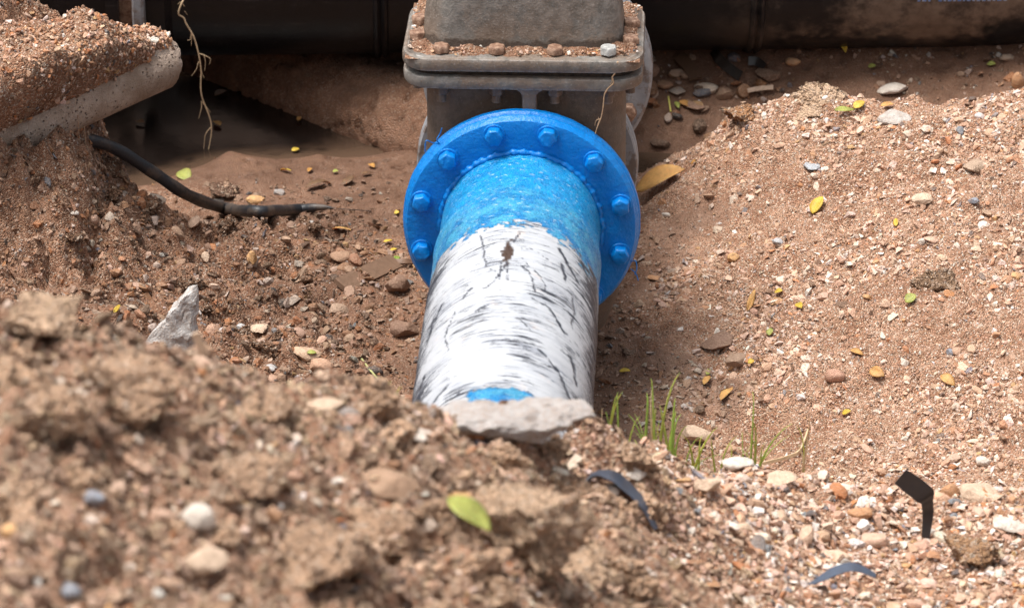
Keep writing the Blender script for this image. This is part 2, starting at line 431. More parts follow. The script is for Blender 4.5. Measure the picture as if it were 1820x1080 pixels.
def mat_iron():
    """old grey-painted cast iron with mud and rust"""
    t = NT('grey_iron')
    p = t.obj()
    z = t.sep(p)[2]
    n1 = t.noise(p, 11, 5, 0.6)
    n2 = t.noise(p, 55, 5, 0.65)
    n3 = t.noise(p, 220, 3, 0.6)
    c = t.mix(t.step(n2, 0.3, 0.7), (0.115, 0.106, 0.094), (0.235, 0.222, 0.205))
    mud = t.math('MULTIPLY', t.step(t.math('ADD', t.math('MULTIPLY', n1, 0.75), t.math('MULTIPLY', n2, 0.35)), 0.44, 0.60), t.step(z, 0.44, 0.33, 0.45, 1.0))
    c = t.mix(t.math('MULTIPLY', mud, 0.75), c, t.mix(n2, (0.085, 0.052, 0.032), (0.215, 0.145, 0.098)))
    c = t.mix(t.step(n3, 0.60, 0.72, 0, 0.5), c, (0.36, 0.335, 0.31))
    c = t.mix(t.step(t.noise(p, 38, 5, 0.7), 0.66, 0.72, 0, 0.8), c, (0.20, 0.085, 0.04))
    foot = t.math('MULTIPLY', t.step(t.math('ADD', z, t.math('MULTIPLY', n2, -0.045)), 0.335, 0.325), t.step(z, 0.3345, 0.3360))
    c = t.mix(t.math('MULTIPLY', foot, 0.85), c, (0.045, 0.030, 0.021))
    bev = t.new('ShaderNodeBevel', samples=4); bev.inputs['Radius'].default_value = 0.007
    dt = t.new('ShaderNodeVectorMath', operation='DOT_PRODUCT')
    t.l.new(bev.outputs[0], dt.inputs[0]); t.l.new(t.new('ShaderNodeNewGeometry').outputs['True Normal'], dt.inputs[1])
    worn = t.math('MULTIPLY', t.step(t.math('ADD', dt.outputs['Value'], t.math('MULTIPLY', n3, 0.10)), 1.02, 0.93), t.step(n2, 0.38, 0.58))
    c = t.mix(t.math('MULTIPLY', worn, 0.75), c, (0.50, 0.485, 0.46))
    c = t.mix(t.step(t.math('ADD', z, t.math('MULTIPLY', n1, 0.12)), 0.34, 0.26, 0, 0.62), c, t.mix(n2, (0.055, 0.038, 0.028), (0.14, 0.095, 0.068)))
    nrm = t.bump(t.math('MULTIPLY_ADD', n3, 0.6, t.math('MULTIPLY', n2, 0.6)), 0.004, 0.45)
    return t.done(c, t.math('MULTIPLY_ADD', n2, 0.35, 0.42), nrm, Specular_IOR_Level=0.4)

def mat_galv():
    """lighter blue-grey flange paint"""
    t = NT('pale_flange_paint')
    p = t.obj()
    n2 = t.noise(p, 40, 5, 0.65)
    c = t.mix(n2, (0.19, 0.20, 0.22), (0.36, 0.37, 0.39))
    c = t.mix(t.step(t.noise(p, 16, 5, 0.7), 0.50, 0.62, 0, 0.8), c, (0.15, 0.10, 0.07))
    return t.done(c, 0.5, t.bump(n2, 0.003, 0.7))

def mat_bolt(name, a, b, rough=0.6):
    t = NT(name)
    p = t.obj()
    n = t.noise(p, 90, 5, 0.7)
    return t.done(t.mix(t.step(n, 0.35, 0.65), a, b), rough, t.bump(n, 0.004, 0.9))

def mat_hdpe():
    t = NT('black_polyethylene')
    p = t.obj()
    xyz = t.sep(p)
    n1 = t.noise(p, 5, 6, 0.62)
    n2 = t.noise(p, 34, 5, 0.65)
    n3 = t.noise(t.comb(t.math('MULTIPLY', xyz[0], 3), t.math('MULTIPLY', xyz[1], 40), t.math('MULTIPLY', xyz[2], 40)), 1.0, 4, 0.6)
    c = t.mix(n2, (0.005, 0.005, 0.006), (0.014, 0.014, 0.017))
    dusty = t.math('MULTIPLY', t.step(xyz[0], 0.35, 0.75), t.step(t.math('ADD', n1, t.math('MULTIPLY', n2, 0.3)), 0.56, 0.80))
    upper = t.step(t.math('ADD', xyz[2], t.math('MULTIPLY', n1, 0.10)), -0.19, -0.10)
    c = t.mix(t.math('MULTIPLY', dusty, t.math('MULTIPLY_ADD', upper, 0.85, 0.08)), c, t.mix(n2, (0.06, 0.036, 0.022), (0.27, 0.21, 0.165)))
    c = t.mix(t.math('MULTIPLY', t.step(t.math('ADD', n3, t.math('MULTIPLY', n2, 0.4)), 0.78, 0.95), 0.35), c, (0.09, 0.08, 0.075))
    return t.done(c, t.math('MULTIPLY_ADD', n2, 0.3, t.math('MULTIPLY_ADD', dusty, 0.3, 0.22)), t.bump(n2, 0.002, 0.5), Specular_IOR_Level=0.32)

def mat_concrete():
    t = NT('old_concrete')
    p = t.obj()
    n1 = t.noise(p, 16, 5, 0.6)
    n2 = t.noise(p, 130, 4, 0.65)
    c = t.mix(t.step(n1, 0.3, 0.7), (0.33, 0.235, 0.17), (0.54, 0.42, 0.335))
    pit = t.step(t.voro(p, 95), 0.28, 0.12)
    pit = t.math('MULTIPLY', pit, t.step(n1, 0.4, 0.55))
    c = t.mix(t.math('MULTIPLY', pit, 0.7), c, (0.08, 0.05, 0.035))
    c = t.mix(t.step(n2, 0.6, 0.75, 0, 0.5), c, (0.16, 0.10, 0.07))
    return t.done(c, 0.88, t.bump(t.math('MULTIPLY_ADD', pit, -1.0, n2), 0.009, 1.0))

def mat_rubber():
    t = NT('black_hose')
    p = t.obj()
    n1 = t.noise(p, 24, 5, 0.6)
    n2 = t.noise(p, 160, 3, 0.6)
    c = t.mix(n2, (0.010, 0.011, 0.014), (0.028, 0.030, 0.036))
    c = t.mix(t.step(n1, 0.46, 0.62, 0, 0.65), c, (0.115, 0.085, 0.065))
    return t.done(c, 0.48, t.bump(n2, 0.002, 0.6))

def mat_attr(name, rough=0.6, bump=0.0, sheen=0.0, trans=0.0, nscale=80, spec=0.4):
    t = NT(name)
    p = t.obj()
    c = t.attr('Col', 'Color')
    n = t.noise(p, nscale, 4, 0.65)
    c = t.mix(t.step(n, 0.3, 0.75, 0, 0.5), c, t.mix(0.62, c, (0.05, 0.03, 0.015)))
    kw = {}
    if trans:
        kw['Subsurface_Weight'] = trans
        kw['Subsurface_Scale'] = 0.004
    return t.done(c, rough, t.bump(n, bump, 0.7) if bump else None, Specular_IOR_Level=spec, **kw)

def mat_water():
    """turbid water: mud shows through where it is shallow, dark where it is deep"""
    t = NT('muddy_water')
    p = t.obj()
    n1 = t.noise(p, 9, 5, 0.6)
    n2 = t.noise(p, 40, 4, 0.6)
    dp = t.math('ADD', t.attr('depth'), t.math('MULTIPLY', t.math('SUBTRACT', n1, 0.5), 0.03))
    c = t.mix(t.step(dp, 0.0, 0.075), t.mix(n1, (0.075, 0.046, 0.030), (0.12, 0.075, 0.050)), (0.010, 0.007, 0.006))  # the near-black deep tone also paints in the shade of the hollow
    return t.done(c, t.math('MULTIPLY_ADD', n1, 0.12, 0.10), t.bump(t.math('MULTIPLY_ADD', n2, 0.4, n1), 0.004, 0.25), Specular_IOR_Level=0.5)

M['soil'] = mat_soil(); M['stone'] = mat_stone(); M['clod'] = mat_clod()
M['blue'] = mat_blue('blue_enamel'); M['wrap'] = mat_wrap(); M['iron'] = mat_iron(); M['galv'] = mat_galv()
M['rust'] = mat_bolt('rusty_bolt', (0.17, 0.085, 0.05), (0.36, 0.23, 0.16))
M['steel'] = mat_bolt('pale_bolt', (0.30, 0.30, 0.29), (0.48, 0.48, 0.46), 0.5)
M['hdpe'] = mat_hdpe(); M['concrete'] = mat_concrete(); M['hose'] = mat_rubber()
M['leaf'] = mat_attr('leaf', 0.55, 0.002, trans=0.15, nscale=120)
M['grass'] = mat_attr('grass_blade', 0.5, trans=0.15, nscale=40)
M['root'] = mat_attr('dry_root', 0.8, 0.002)
M['plastic'] = mat_attr('strip_plastic', 0.32, 0.001, nscale=60, spec=0.5)
M['wood'] = mat_attr('wet_wood', 0.55, 0.003, nscale=90)
M['water'] = mat_water()
M['gasket'] = mat_bolt('dark_gasket', (0.004, 0.02, 0.07), (0.004, 0.05, 0.2), 0.5)
M['joint'] = mat_bolt('dirty_joint', (0.012, 0.009, 0.007), (0.05, 0.035, 0.025), 0.8)
M['print'] = mat_bolt('blue_print', (0.03, 0.16, 0.50), (0.35, 0.42, 0.52), 0.5)

# ------------------------------------------------------------------ mesh helpers
def make_mesh(name, verts, faces, smooth=True):
    me = bpy.data.meshes.new(name)
    if isinstance(faces, np.ndarray):                     # (n,3) or (n,4) index array
        k = faces.shape[1]
        me.vertices.add(len(verts)); me.vertices.foreach_set('co', np.asarray(verts, np.float32).ravel())
        me.loops.add(faces.size); me.loops.foreach_set('vertex_index', faces.astype(np.int32).ravel())
        me.polygons.add(len(faces)); me.polygons.foreach_set('loop_start', np.arange(0, faces.size, k, dtype=np.int32))
        me.update(calc_edges=True)
    else:
        me.from_pydata([tuple(v) for v in verts], [], [tuple(f) for f in faces])
        me.update()
    me.polygons.foreach_set('use_smooth', np.full(len(me.polygons), bool(smooth)))
    return me

def set_col(me, col):
    a = me.color_attributes.new('Col', 'FLOAT_COLOR', 'POINT')
    n = len(me.vertices)
    c = np.asarray(col, np.float32)
    if c.ndim == 1:
        c = np.tile(c, (n, 1))
    c = np.concatenate([c[:, :3], np.ones((n, 1), np.float32)], 1)
    a.data.foreach_set('color', c.ravel())

def set_float(me, name, vals):
    a = me.attributes.new(name, 'FLOAT', 'POINT')
    a.data.foreach_set('value', np.asarray(vals, np.float32).ravel())

def link(name, me, mat, parent=None, loc=None, rot=None, label=None, cat=None, group=None, kind=None):
    o = bpy.data.objects.new(name, me)
    COL.objects.link(o)
    if mat is not None and me is not None:
        if not me.materials:
            me.materials.append(M[mat])
    if parent is not None:
        o.parent = parent
    if loc is not None:
        o.location = loc
    if rot is not None:
        o.rotation_euler = rot
    tag(o, label, cat, group, kind)
    return o

def tag(o, label=None, cat=None, group=None, kind=None):
    for k, v in (('label', label), ('category', cat), ('group', group), ('kind', kind)):
        if v:
            o[k] = v

def empty(name, loc=(0, 0, 0), rotz=0.0, **kw):
    o = bpy.data.objects.new(name, None)
    COL.objects.link(o)
    o.location = loc
    o.rotation_euler = (0, 0, rotz)
    tag(o, **kw)
    return o

def loft(rings, cap0=True, cap1=True, closed=True):
    n = len(rings[0])
    V = [tuple(p) for r in rings for p in r]
    Fc = []
    for k in range(len(rings) - 1):
        a, b = k * n, (k + 1) * n
        for i in range(n if closed else n - 1):
            j = (i + 1) % n
            Fc.append((a + i, a + j, b + j, b + i))
    if cap0:
        Fc.append(tuple(range(n))[::-1])
    if cap1:
        o = (len(rings) - 1) * n
        Fc.append(tuple(range(o, o + n)))
    return V, Fc

def lathe(profile, n=96, caps=(False, False)):
    """profile of (radius, v) revolved about the local y axis"""
    rings = []
    for r, v in profile:
        rings.append([(r * math.sin(2 * math.pi * i / n), v, r * math.cos(2 * math.pi * i / n)) for i in range(n)])
    return loft(rings, *caps)

def roundrect(w, d, r, z, cy=0.0, cx=0.0, seg=6):
    pts = []
    for sx, sy, a0 in ((1, 1, 0), (-1, 1, 90), (-1, -1, 180), (1, -1, 270)):
        for k in range(seg + 1):
            a = R_(a0 + 90 * k / seg)
            pts.append((cx + sx * (w / 2 - r) + r * math.cos(a), cy + sy * (d / 2 - r) + r * math.sin(a), z))
    return pts

def plate(w, d, r, z0, z1, cy, bev=0.004, cx=0.0):
    L = [(z0, bev), (z0 + bev * 0.3, bev * 0.3), (z0 + bev, 0), (z1 - bev, 0), (z1 - bev * 0.3, bev * 0.3), (z1, bev)]
    return loft([roundrect(w - 2 * i, d - 2 * i, r - i * 0.5, z, cy, cx) for z, i in L])

def hexhead(rad, hgt, bev=0.2):
    def ring(r, z, n=6):
        out = []
        for i in range(n):
            a0, a1 = 2 * math.pi * i / n, 2 * math.pi * (i + 1) / n
            for q in (0.06, 0.35, 0.65, 0.94):
                x = r * (math.cos(a0) * (1 - q) + math.cos(a1) * q)
                y = r * (math.sin(a0) * (1 - q) + math.sin(a1) * q)
                out.append((x, y, z))
        return out
    return loft([ring(rad, 0), ring(rad, hgt * (1 - bev)), ring(rad * 0.93, hgt * (1 - bev * 0.3)), ring(rad * 0.84, hgt)], True, True)

def smooth_by_angle(me, deg=35):
    bm = bmesh.new(); bm.from_mesh(me)
    bmesh.ops.recalc_face_normals(bm, faces=bm.faces)
    for e in bm.edges:
        if len(e.link_faces) == 2 and e.calc_face_angle(0) > R_(deg):
            e.smooth = False
    bm.to_mesh(me); bm.free()
    return me

def solid(name, vf, mat, parent=None, deg=35, jitter=0.0, seed=0, xf=None, **kw):
    V, Fc = vf
    V = np.array(V, float)
    if jitter:
        V = V + jitter * np.stack([noise3(V * 45 + k * 31, seed + k) for k in range(3)], 1)
    if xf is not None:
        V = np.array([xf @ Vector(v) for v in V])
    me = smooth_by_angle(make_mesh(name, V, Fc), deg)
    return link(name, me, mat, parent, **kw)

def tube(points, radii, n=10, caps=True, rough=0.0, seed=0):
    P = [Vector(p) for p in points]
    if isinstance(radii, (int, float)):
        radii = [radii] * len(P)
    rings = []
    up = Vector((0.13, 0.31, 0.94))
    for i, p in enumerate(P):
        tdir = (P[min(i + 1, len(P) - 1)] - P[max(i - 1, 0)]).normalized()
        a = tdir.cross(up)
        if a.length < 1e-3:
            a = tdir.cross(Vector((1, 0, 0)))
        a.normalize()
        b = tdir.cross(a)
        rings.append([tuple(p + (a * math.cos(2 * math.pi * k / n) + b * math.sin(2 * math.pi * k / n)) * radii[i] * (1 + rough * math.sin(i * 3.7 + k * 2.1 + seed))) for k in range(n)])
    return loft(rings, caps, caps)

def spline(pts, per=8):
    P = [Vector(p) for p in pts]
    out = []
    for i in range(len(P) - 1):
        p0, p1, p2, p3 = P[max(i - 1, 0)], P[i], P[i + 1], P[min(i + 2, len(P) - 1)]
        for k in range(per):
            t = k / per
            out.append(0.5 * ((2 * p1) + (p2 - p0) * t + (2 * p0 - 5 * p1 + 4 * p2 - p3) * t * t + (3 * p1 - p0 - 3 * p2 + p3) * t ** 3))
    out.append(P[-1])
    return out

_ICO = {}
def ico(sub):
    if sub not in _ICO:
        bm = bmesh.new()
        bmesh.ops.create_icosphere(bm, subdivisions=sub, radius=1)
        v = np.array([x.co[:] for x in bm.verts]); f = np.array([[q.index for q in p.verts] for p in bm.faces])
        bm.free()
        _ICO[sub] = (v, f)
    return _ICO[sub]

def rock_verts(seed, dims, sub=3, facets=11, rough=0.05, rounded=0.25):
    """stone: the radial outline of a random polytope, softened and roughened"""
    rng = np.random.default_rng(seed)
    v, f = ico(sub)
    nrm = rng.normal(size=(facets, 3)); nrm /= np.linalg.norm(nrm, axis=1)[:, None]
    d = rng.uniform(0.62, 1.0, facets)
    dots = v @ nrm.T
    r = np.min(np.where(dots > 0.05, d / np.maximum(dots, 0.05), 9), axis=1)
    r = np.minimum(r, 1.25)
    r = r * (1 - rounded) + rounded * 0.9
    q = v * r[:, None]
    q = q * (1 + rough * fbm(v * 2.2 + seed * 3.1, 4, 0.6, seed=seed % 97)[:, None])
    q = q / np.max(np.abs(q), axis=0)
    return q * (np.asarray(dims) / 2), f

# ------------------------------------------------------------------ the ground, one sheet
def build_ground():
    nx, ny = GX.shape
    V = np.stack([GX.ravel(), GY.ravel(), GZ.ravel()], 1)
    idx = np.arange(nx * ny).reshape(nx, ny)
    Fc = np.stack([idx[:-1, :-1].ravel(), idx[1:, :-1].ravel(), idx[1:, 1:].ravel(), idx[:-1, 1:].ravel()], 1)
    me = make_mesh('ground', V, Fc)
    x, y = V[:, 0], V[:, 1]
    fore, foreL, left, leftcut, right, far = regions(x, y)
    set_float(me, 'wet', wetness(x, y))
    tone = 0.25 - 0.2 * left + 0.66 * right + 0.55 * (fore - foreL) + 0.75 * foreL + 0.25 * leftcut - 0.1 * far
    tone = tone + 0.25 * fbm(np.stack([x * 6, y * 6, x * 0], 1), 3, seed=61)
    set_float(me, 'tone', np.clip(tone, 0, 1))
    link('ground', me, 'soil', kind='structure', label='brown sandy soil of the pit, its banks and heaps')

build_ground()

WATER_Z = -0.432
wx, wy = np.meshgrid(np.linspace(-1.6, 0.8, 160), np.linspace(0.95, 2.2, 90), indexing='ij')
wi = np.arange(wx.size).reshape(wx.shape)
me = make_mesh('muddy_water', np.stack([wx.ravel(), wy.ravel(), np.full(wx.size, WATER_Z)], 1),
               np.stack([wi[:-1, :-1].ravel(), wi[1:, :-1].ravel(), wi[1:, 1:].ravel(), wi[:-1, 1:].ravel()], 1))
set_float(me, 'depth', WATER_Z - H(wx.ravel(), wy.ravel()))
link('muddy_water', me, 'water', kind='structure', label='shallow brown muddy water behind the valve')

# ------------------------------------------------------------------ near pipe with its blue flange
YAW = R_(-2.5)
BOLT_HEX = hexhead(0.0185, 0.019, 0.22)

pipe = empty('flanged_pipe', (0, 0, 0), YAW, label='white wrapped water pipe with blue painted flange and bolts, in the middle', cat='pipe')

def flange_lump(V, amp, seed):
    return V + amp * np.stack([noise3(V * 60 + 7 * k, seed + k) for k in range(3)], 1)

V, Fc = lathe([(0.150, 0.0), (0.19, 0.0), (0.2205, 0.0), (0.2222, 0.0008), (0.2284, 0.0118), (0.229, 0.0130), (0.229, 0.0165), (0.228, 0.0175), (0.150, 0.0175)], 128)
me = smooth_by_angle(make_mesh('flange', flange_lump(np.array(V), 0.0006, 3), Fc), 30)
link('flange', me, 'blue', pipe)
V, Fc = lathe([(0.15, 0.0178), (0.222, 0.0178), (0.222, 0.0218), (0.15, 0.0218)], 96)
link('gasket', smooth_by_angle(make_mesh('gasket', V, Fc)), 'gasket', pipe)

def build_wrap():
    ang = np.concatenate([np.linspace(-math.pi * 0.56, math.pi * 0.56, 180), np.linspace(math.pi * 0.56, math.pi * 1.44, 26)[1:-1]])
    dd = np.concatenate([np.arange(0.0, 1.25, 0.0045), np.arange(1.25, 1.62, 0.05)])
    Ag, Dg = np.meshgrid(ang, dd, indexing='ij')
    u = np.where(Ag > math.pi, Ag - 2 * math.pi, Ag) * 0.16
    rad = 0.1545 + 0.0065 * sstep(0.165, 0.18, Dg) - 0.002 * sstep(0.175, 0.24, Dg) + 0.0015 * sstep(0.3, 0.5, Dg)
    pts = np.stack([u.ravel() * 22, Dg.ravel() * 30, Dg.ravel() * 0], 1)
    rad = rad + (0.0011 * fbm(pts, 3, seed=5)).reshape(rad.shape) + 0.0016 * sstep(0.34, 0.4, Dg) * (((Dg + 0.1 * u) / 0.13) % 1.0)
    V = np.stack([rad * np.sin(Ag), -Dg, rad * np.cos(Ag)], -1).reshape(-1, 3)
    na, nd = Ag.shape
    idx = np.arange(na * nd).reshape(na, nd)
    nxt = np.roll(idx, -1, axis=0)
    Fc = np.stack([idx[:, :-1].ravel(), idx[:, 1:].ravel(), nxt[:, 1:].ravel(), nxt[:, :-1].ravel()], 1)
    me = make_mesh('pipe_wrap', V, Fc)
    uu, dv = u.ravel(), Dg.ravel()
    set_float(me, 'pu', uu); set_float(me, 'pd', dv)
    jx = 0.004 * fbm(np.stack([uu * 70, dv * 70, dv * 0], 1), 3, 0.6, seed=8)
    jy = 0.005 * fbm(np.stack([uu * 70, dv * 70, dv * 0 + 9], 1), 3, 0.6, seed=9)
    wv = 1 + 0.9 * noise3(np.stack([uu * 160, dv * 160, dv * 0], 1), 12)
    crack = np.zeros(len(uu))
    strokes = [  # polylines in (way round, way along), half-width
        ([(-0.062, .375), (-0.052, .43), (-0.046, .50), (-0.038, .535), (-0.022, .56)], .0016),
        ([(0.012, .39), (0.004, .43), (-0.004, .47), (-0.005, .53), (-0.016, .58), (-0.034, .625), (-0.055, .63)], .0022),
        ([(-0.012, .52), (-0.013, .60)], .0018), ([(-0.003, .52), (0.000, .60)], .0016),
        ([(0.0, .535), (0.022, .53), (0.036, .545), (0.046, .59), (0.052, .63)], .0024),
        ([(0.022, .50), (0.034, .52), (0.033, .55)], .0018), ([(0.05, .54), (0.068, .575), (0.075, .62)], .0018),
        ([(0.05, .66), (0.082, .672), (0.118, .73)], .0034), ([(0.095, .40), (0.112, .44), (0.142, .475)], .0040),
        ([(0.098, .46), (0.108, .50), (0.112, .52)], .0030), ([(0.126, .55), (0.138, .62), (0.135, .68)], .0024),
        ([(0.07, .86), (0.11, .90), (0.15, .97), (0.162, 1.02)], .0036), ([(-0.095, .68), (-0.112, .76), (-0.10, .84)], .0022),
        ([(-0.002, .845), (0.03, .845)], .0016), ([(-0.09, .99), (-0.118, 1.02)], .0034), ([(-0.06, 1.03), (-0.072, 1.06)], .002),
        ([(-0.06, .60), (-0.082, .64)], .003), ([(-0.03, .70), (-0.052, .72)], .003), ([(0.02, .455), (0.04, .45)], .0018),
        ([(0.05, .46), (0.07, .475)], .0018), ([(0.03, .76), (0.05, .79)], .0012), ([(0.135, .80), (0.16, .88)], .004),
        ([(-0.15, .62), (-0.17, .70)], .004), ([(-0.16, .85), (-0.18, .98)], .005), ([(-0.13, .60), (-0.145, .64)], .003)]
    for pl, hw in strokes:
        for (a0, b0), (a1, b1) in zip(pl[:-1], pl[1:]):
            ex, ey = a1 - a0, b1 - b0
            px_, py_ = uu + jx - a0, dv + jy - b0
            tt = np.clip((px_ * ex + py_ * ey) / (ex * ex + ey * ey), 0, 1)
            dist = np.hypot(px_ - tt * ex, py_ - tt * ey)
            crack = np.maximum(crack, sstep(1.4, 0.5, dist / ((0.75 if hw < 0.003 else 1.15) * hw * np.clip(wv, 0.25, 2))))
    set_float(me, 'crack', crack)
    e = np.exp(-(((uu + jx * 2 + 0.004) / 0.0095) ** 2 + ((dv + jy * 2 - 0.475) / 0.06) ** 2))
    set_float(me, 'earth', sstep(0.35, 0.6, e + 0.25 * (wv - 1)))
    link('pipe_wrap', me, 'wrap', pipe, label='white wrap with black bitumen streaks, blue paint near the flange')

build_wrap()

# weld bead where the pipe meets the flange
V, Fc = [], []
N = 220
rings = []
for k in range(N):
    a = 2 * math.pi * k / N
    rr = 0.157 + 0.0012 * math.sin(k * 1.9) + 0.001 * math.sin(k * 0.73)
    mr = 0.0062 * (1 + 0.35 * math.sin(k * 1.31) * math.sin(k * 0.47))
    rings.append([((rr + mr * math.cos(b)) * math.sin(a), -0.002 + mr * math.sin(b), (rr + mr * math.cos(b)) * math.cos(a)) for b in [2 * math.pi * q / 8 for q in range(8)]])
rings.append(rings[0])
link('weld_bead', make_mesh('weld_bead', *loft(rings, False, False)), 'blue', pipe)

def bolt_mesh(seed, rad=0.0185, hgt=0.019):
    V, Fc = hexhead(rad, hgt, 0.22)
    V = np.array(V)
    V = V + 0.0007 * np.stack([noise3(V * 140 + seed * 13 + k * 5, seed + k) for k in range(3)], 1)
    V = np.stack([V[:, 0], -V[:, 2], V[:, 1]], 1)      # head points along -y
    return smooth_by_angle(make_mesh('bolt', V, Fc), 40)

bolt_kinds = [bolt_mesh(s) for s in (1, 2, 3, 4)]
wash = smooth_by_angle(make_mesh('washer', *lathe([(0.0215, 0.0), (0.0215, -0.003), (0.0205, -0.004), (0.001, -0.004)], 24)), 40)
for k in range(12):
    a = R_(15 + 30 * k)
    b = link('bolt', bolt_kinds[k % 4], 'blue', pipe, loc=(0.2 * math.sin(a), -0.0035, 0.2 * math.cos(a)), rot=(0, R_(12 + 37 * k), 0))
    link('washer', wash, 'blue', b, loc=(0, 0.0035, 0))

# stray blue threads of dried paint and tape at the flange's rim
def thread(pts, r=0.0011, parent=pipe):
    me = make_mesh('paint_thread', *tube(spline(pts, 6), r, 6))
    link('paint_thread', me, 'blue', parent)
thread([(-0.158, 0.02, 0.163), (-0.163, 0.01, 0.176), (-0.157, 0.012, 0.188), (-0.153, 0.006, 0.202)])
thread([(-0.158, 0.02, 0.163), (-0.172, 0.014, 0.168), (-0.184, 0.008, 0.174), (-0.186, 0.008, 0.150)])
thread([(0.214, 0.01, -0.075), (0.223, 0.0, -0.068), (0.226, -0.002, -0.082), (0.222, 0.0, -0.098)])
thread([(0.214, 0.01, -0.09), (0.224, 0.002, -0.096), (0.229, 0.0, -0.11)])
thread([(0.018, 0.045, 0.222), (0.0185, 0.047, 0.235), (0.019, 0.05, 0.246)], 0.0022)

# ------------------------------------------------------------------ gate valve
valve = empty('gate_valve', (0, 0, 0), YAW, label='old grey cast iron gate valve with bolted bonnet behind the blue flange', cat='valve')

V, Fc = lathe([(0.14, 0.0222), (0.226, 0.0222), (0.2285, 0.0245), (0.2315, 0.0285), (0.2315, 0.040), (0.229, 0.0425), (0.14, 0.0425)], 128)
link('front_flange', smooth_by_angle(make_mesh('front_flange', flange_lump(np.array(V), 0.0007, 6), Fc), 30), 'blue', valve, label='blue painted valve flange')
solid('neck', lathe([(0.172, 0.043), (0.168, 0.06), (0.165, 0.30)], 64), 'iron', valve)
BW, BD, BC_ = 0.388, 0.196, 0.187
body_rings = [(-0.315, 0.20, 0.14), (-0.305, 0.26, 0.17), (-0.27, 0.32, 0.186), (-0.2, 0.37, BD), (-0.05, BW, BD), (0.20, BW, BD), (0.2708, BW, BD)]
solid('body', loft([roundrect(w, d, min(0.06, d * 0.3), z, BC_, 0.004, 10) for z, w, d in body_rings]), 'iron', valve, jitter=0.0012, seed=4)
solid('body_flange', plate(0.462, 0.306, 0.055, 0.271, 0.2965, 0.188, 0.0055), 'iron', valve, jitter=0.0014, seed=7, label='lower plate of the bolted joint')
solid('joint_gasket', plate(0.436, 0.280, 0.05, 0.2967, 0.3068, 0.188, 0.001), 'joint', valve)
solid('bonnet_flange', plate(0.466, 0.310, 0.055, 0.307, 0.335, 0.188, 0.0075), 'iron', valve, jitter=0.0016, seed=9, label='upper plate of the bolted joint')
# rib from the lower plate to the flange, its head flaring into the plate
rib = []
for z, w in ((0.221, 0.028), (0.245, 0.027), (0.258, 0.029), (0.263, 0.037), (0.2708, 0.058)):
    rib.append(roundrect(w, 0.075, 0.006, z, 0.079, 0.014, 3))
solid('rib', loft(rib), 'iron', valve, jitter=0.0008)
bon = [(0.3352, 0.396, 0.206, 0.060), (0.345, 0.388, 0.198, 0.060), (0.38, 0.383, 0.194, 0.062), (0.42, 0.374, 0.188, 0.066), (0.46, 0.358, 0.180, 0.07), (0.51, 0.328, 0.170, 0.07),
       (0.545, 0.30, 0.16, 0.055), (0.565, 0.22, 0.14, 0.055), (0.575, 0.16, 0.12, 0.05)]
solid('bonnet', loft([roundrect(w, d, r, z, 0.188, -0.002, 10) for z, w, d, r in bon]), 'iron', valve, deg=50, jitter=0.0014, seed=12)
solid('gland_flange', plate(0.17, 0.17, 0.05, 0.5755, 0.60, 0.188, 0.005), 'iron', valve)
Mz = Matrix.Rotation(R_(90), 4, 'X')
solid('stem', lathe([(0.0, 0.0), (0.016, 0.0), (0.016, 0.12), (0.012, 0.124), (0.0, 0.124)], 20), 'steel', valve, xf=Matrix.Translation((0, 0.188, 0.60)) @ Mz)

def up_bolt(seed, rad=0.0172, hgt=0.0140):
    V, Fc = hexhead(rad, hgt, 0.3)
    V = np.array(V)
    V = V + 0.0011 * np.stack([noise3(V * 120 + seed * 13 + k * 5, seed + k) for k in range(3)], 1)
    return smooth_by_angle(make_mesh('bolt', V, Fc), 40)
ub = [up_bolt(s) for s in (11, 12, 13)]
ubs = up_bolt(21)
nutv, nutf = hexhead(0.0165, 0.020, 0.2)
shv, shf = loft([[(0.0095 * math.cos(2 * math.pi * i / 14), 0.0095 * math.sin(2 * math.pi * i / 14), z) for i in range(14)] for z in (0.019, 0.034, 0.036)])
def down(vs):
    return [(x, y, -z) for x, y, z in vs]
nut_me = smooth_by_angle(make_mesh('nut', np.array(down(nutv)), nutf), 40)
shank_me = smooth_by_angle(make_mesh('bolt_end', np.array(down(shv)), shf), 40)
spots = [(-0.157, 0.066), (-0.050, 0.066), (0.062, 0.066), (0.165, 0.066), (-0.207, 0.135), (-0.207, 0.215), (0.207, 0.125), (0.207, 0.215),
         (-0.157, 0.312), (-0.05, 0.312), (0.062, 0.312), (0.165, 0.312)]
for k, (x, y) in enumerate(spots):
    pale = k == 3
    b = link('bolt', ubs if pale else ub[k % 3], 'steel' if pale else 'rust', valve, loc=(x, y, 0.3352 + (0.004 if pale else 0.002)), rot=(0, 0, 0.4 + k * 1.1))
    if pale:
        b['label'] = 'clean pale hexagon bolt'
    nt = link('nut', nut_me, 'iron', b, loc=(0, 0, -0.0664), rot=(0, 0, k * 0.7))
    link('bolt_end', shank_me, 'iron', b, loc=(0, 0, -0.0664))
# nuts on the back of the blue flange beside the rib
nb_v = np.array(nutv)
nb_me = smooth_by_angle(make_mesh('nut', np.stack([nb_v[:, 0], nb_v[:, 2], nb_v[:, 1]], 1), nutf), 40)
for k in range(12):
    a = R_(15 + 30 * k)
    link('nut', nb_me, 'iron', valve, loc=(0.2 * math.sin(a), 0.0428, 0.2 * math.cos(a)), rot=(0, R_(k * 23), 0))
V, Fc = lathe([(0.13, 0.286), (0.218, 0.286), (0.221, 0.289), (0.221, 0.302), (0.218, 0.305), (0.13, 0.305)], 96)
link('rear_flange', smooth_by_angle(make_mesh('rear_flange', V, Fc), 30), 'galv', valve)

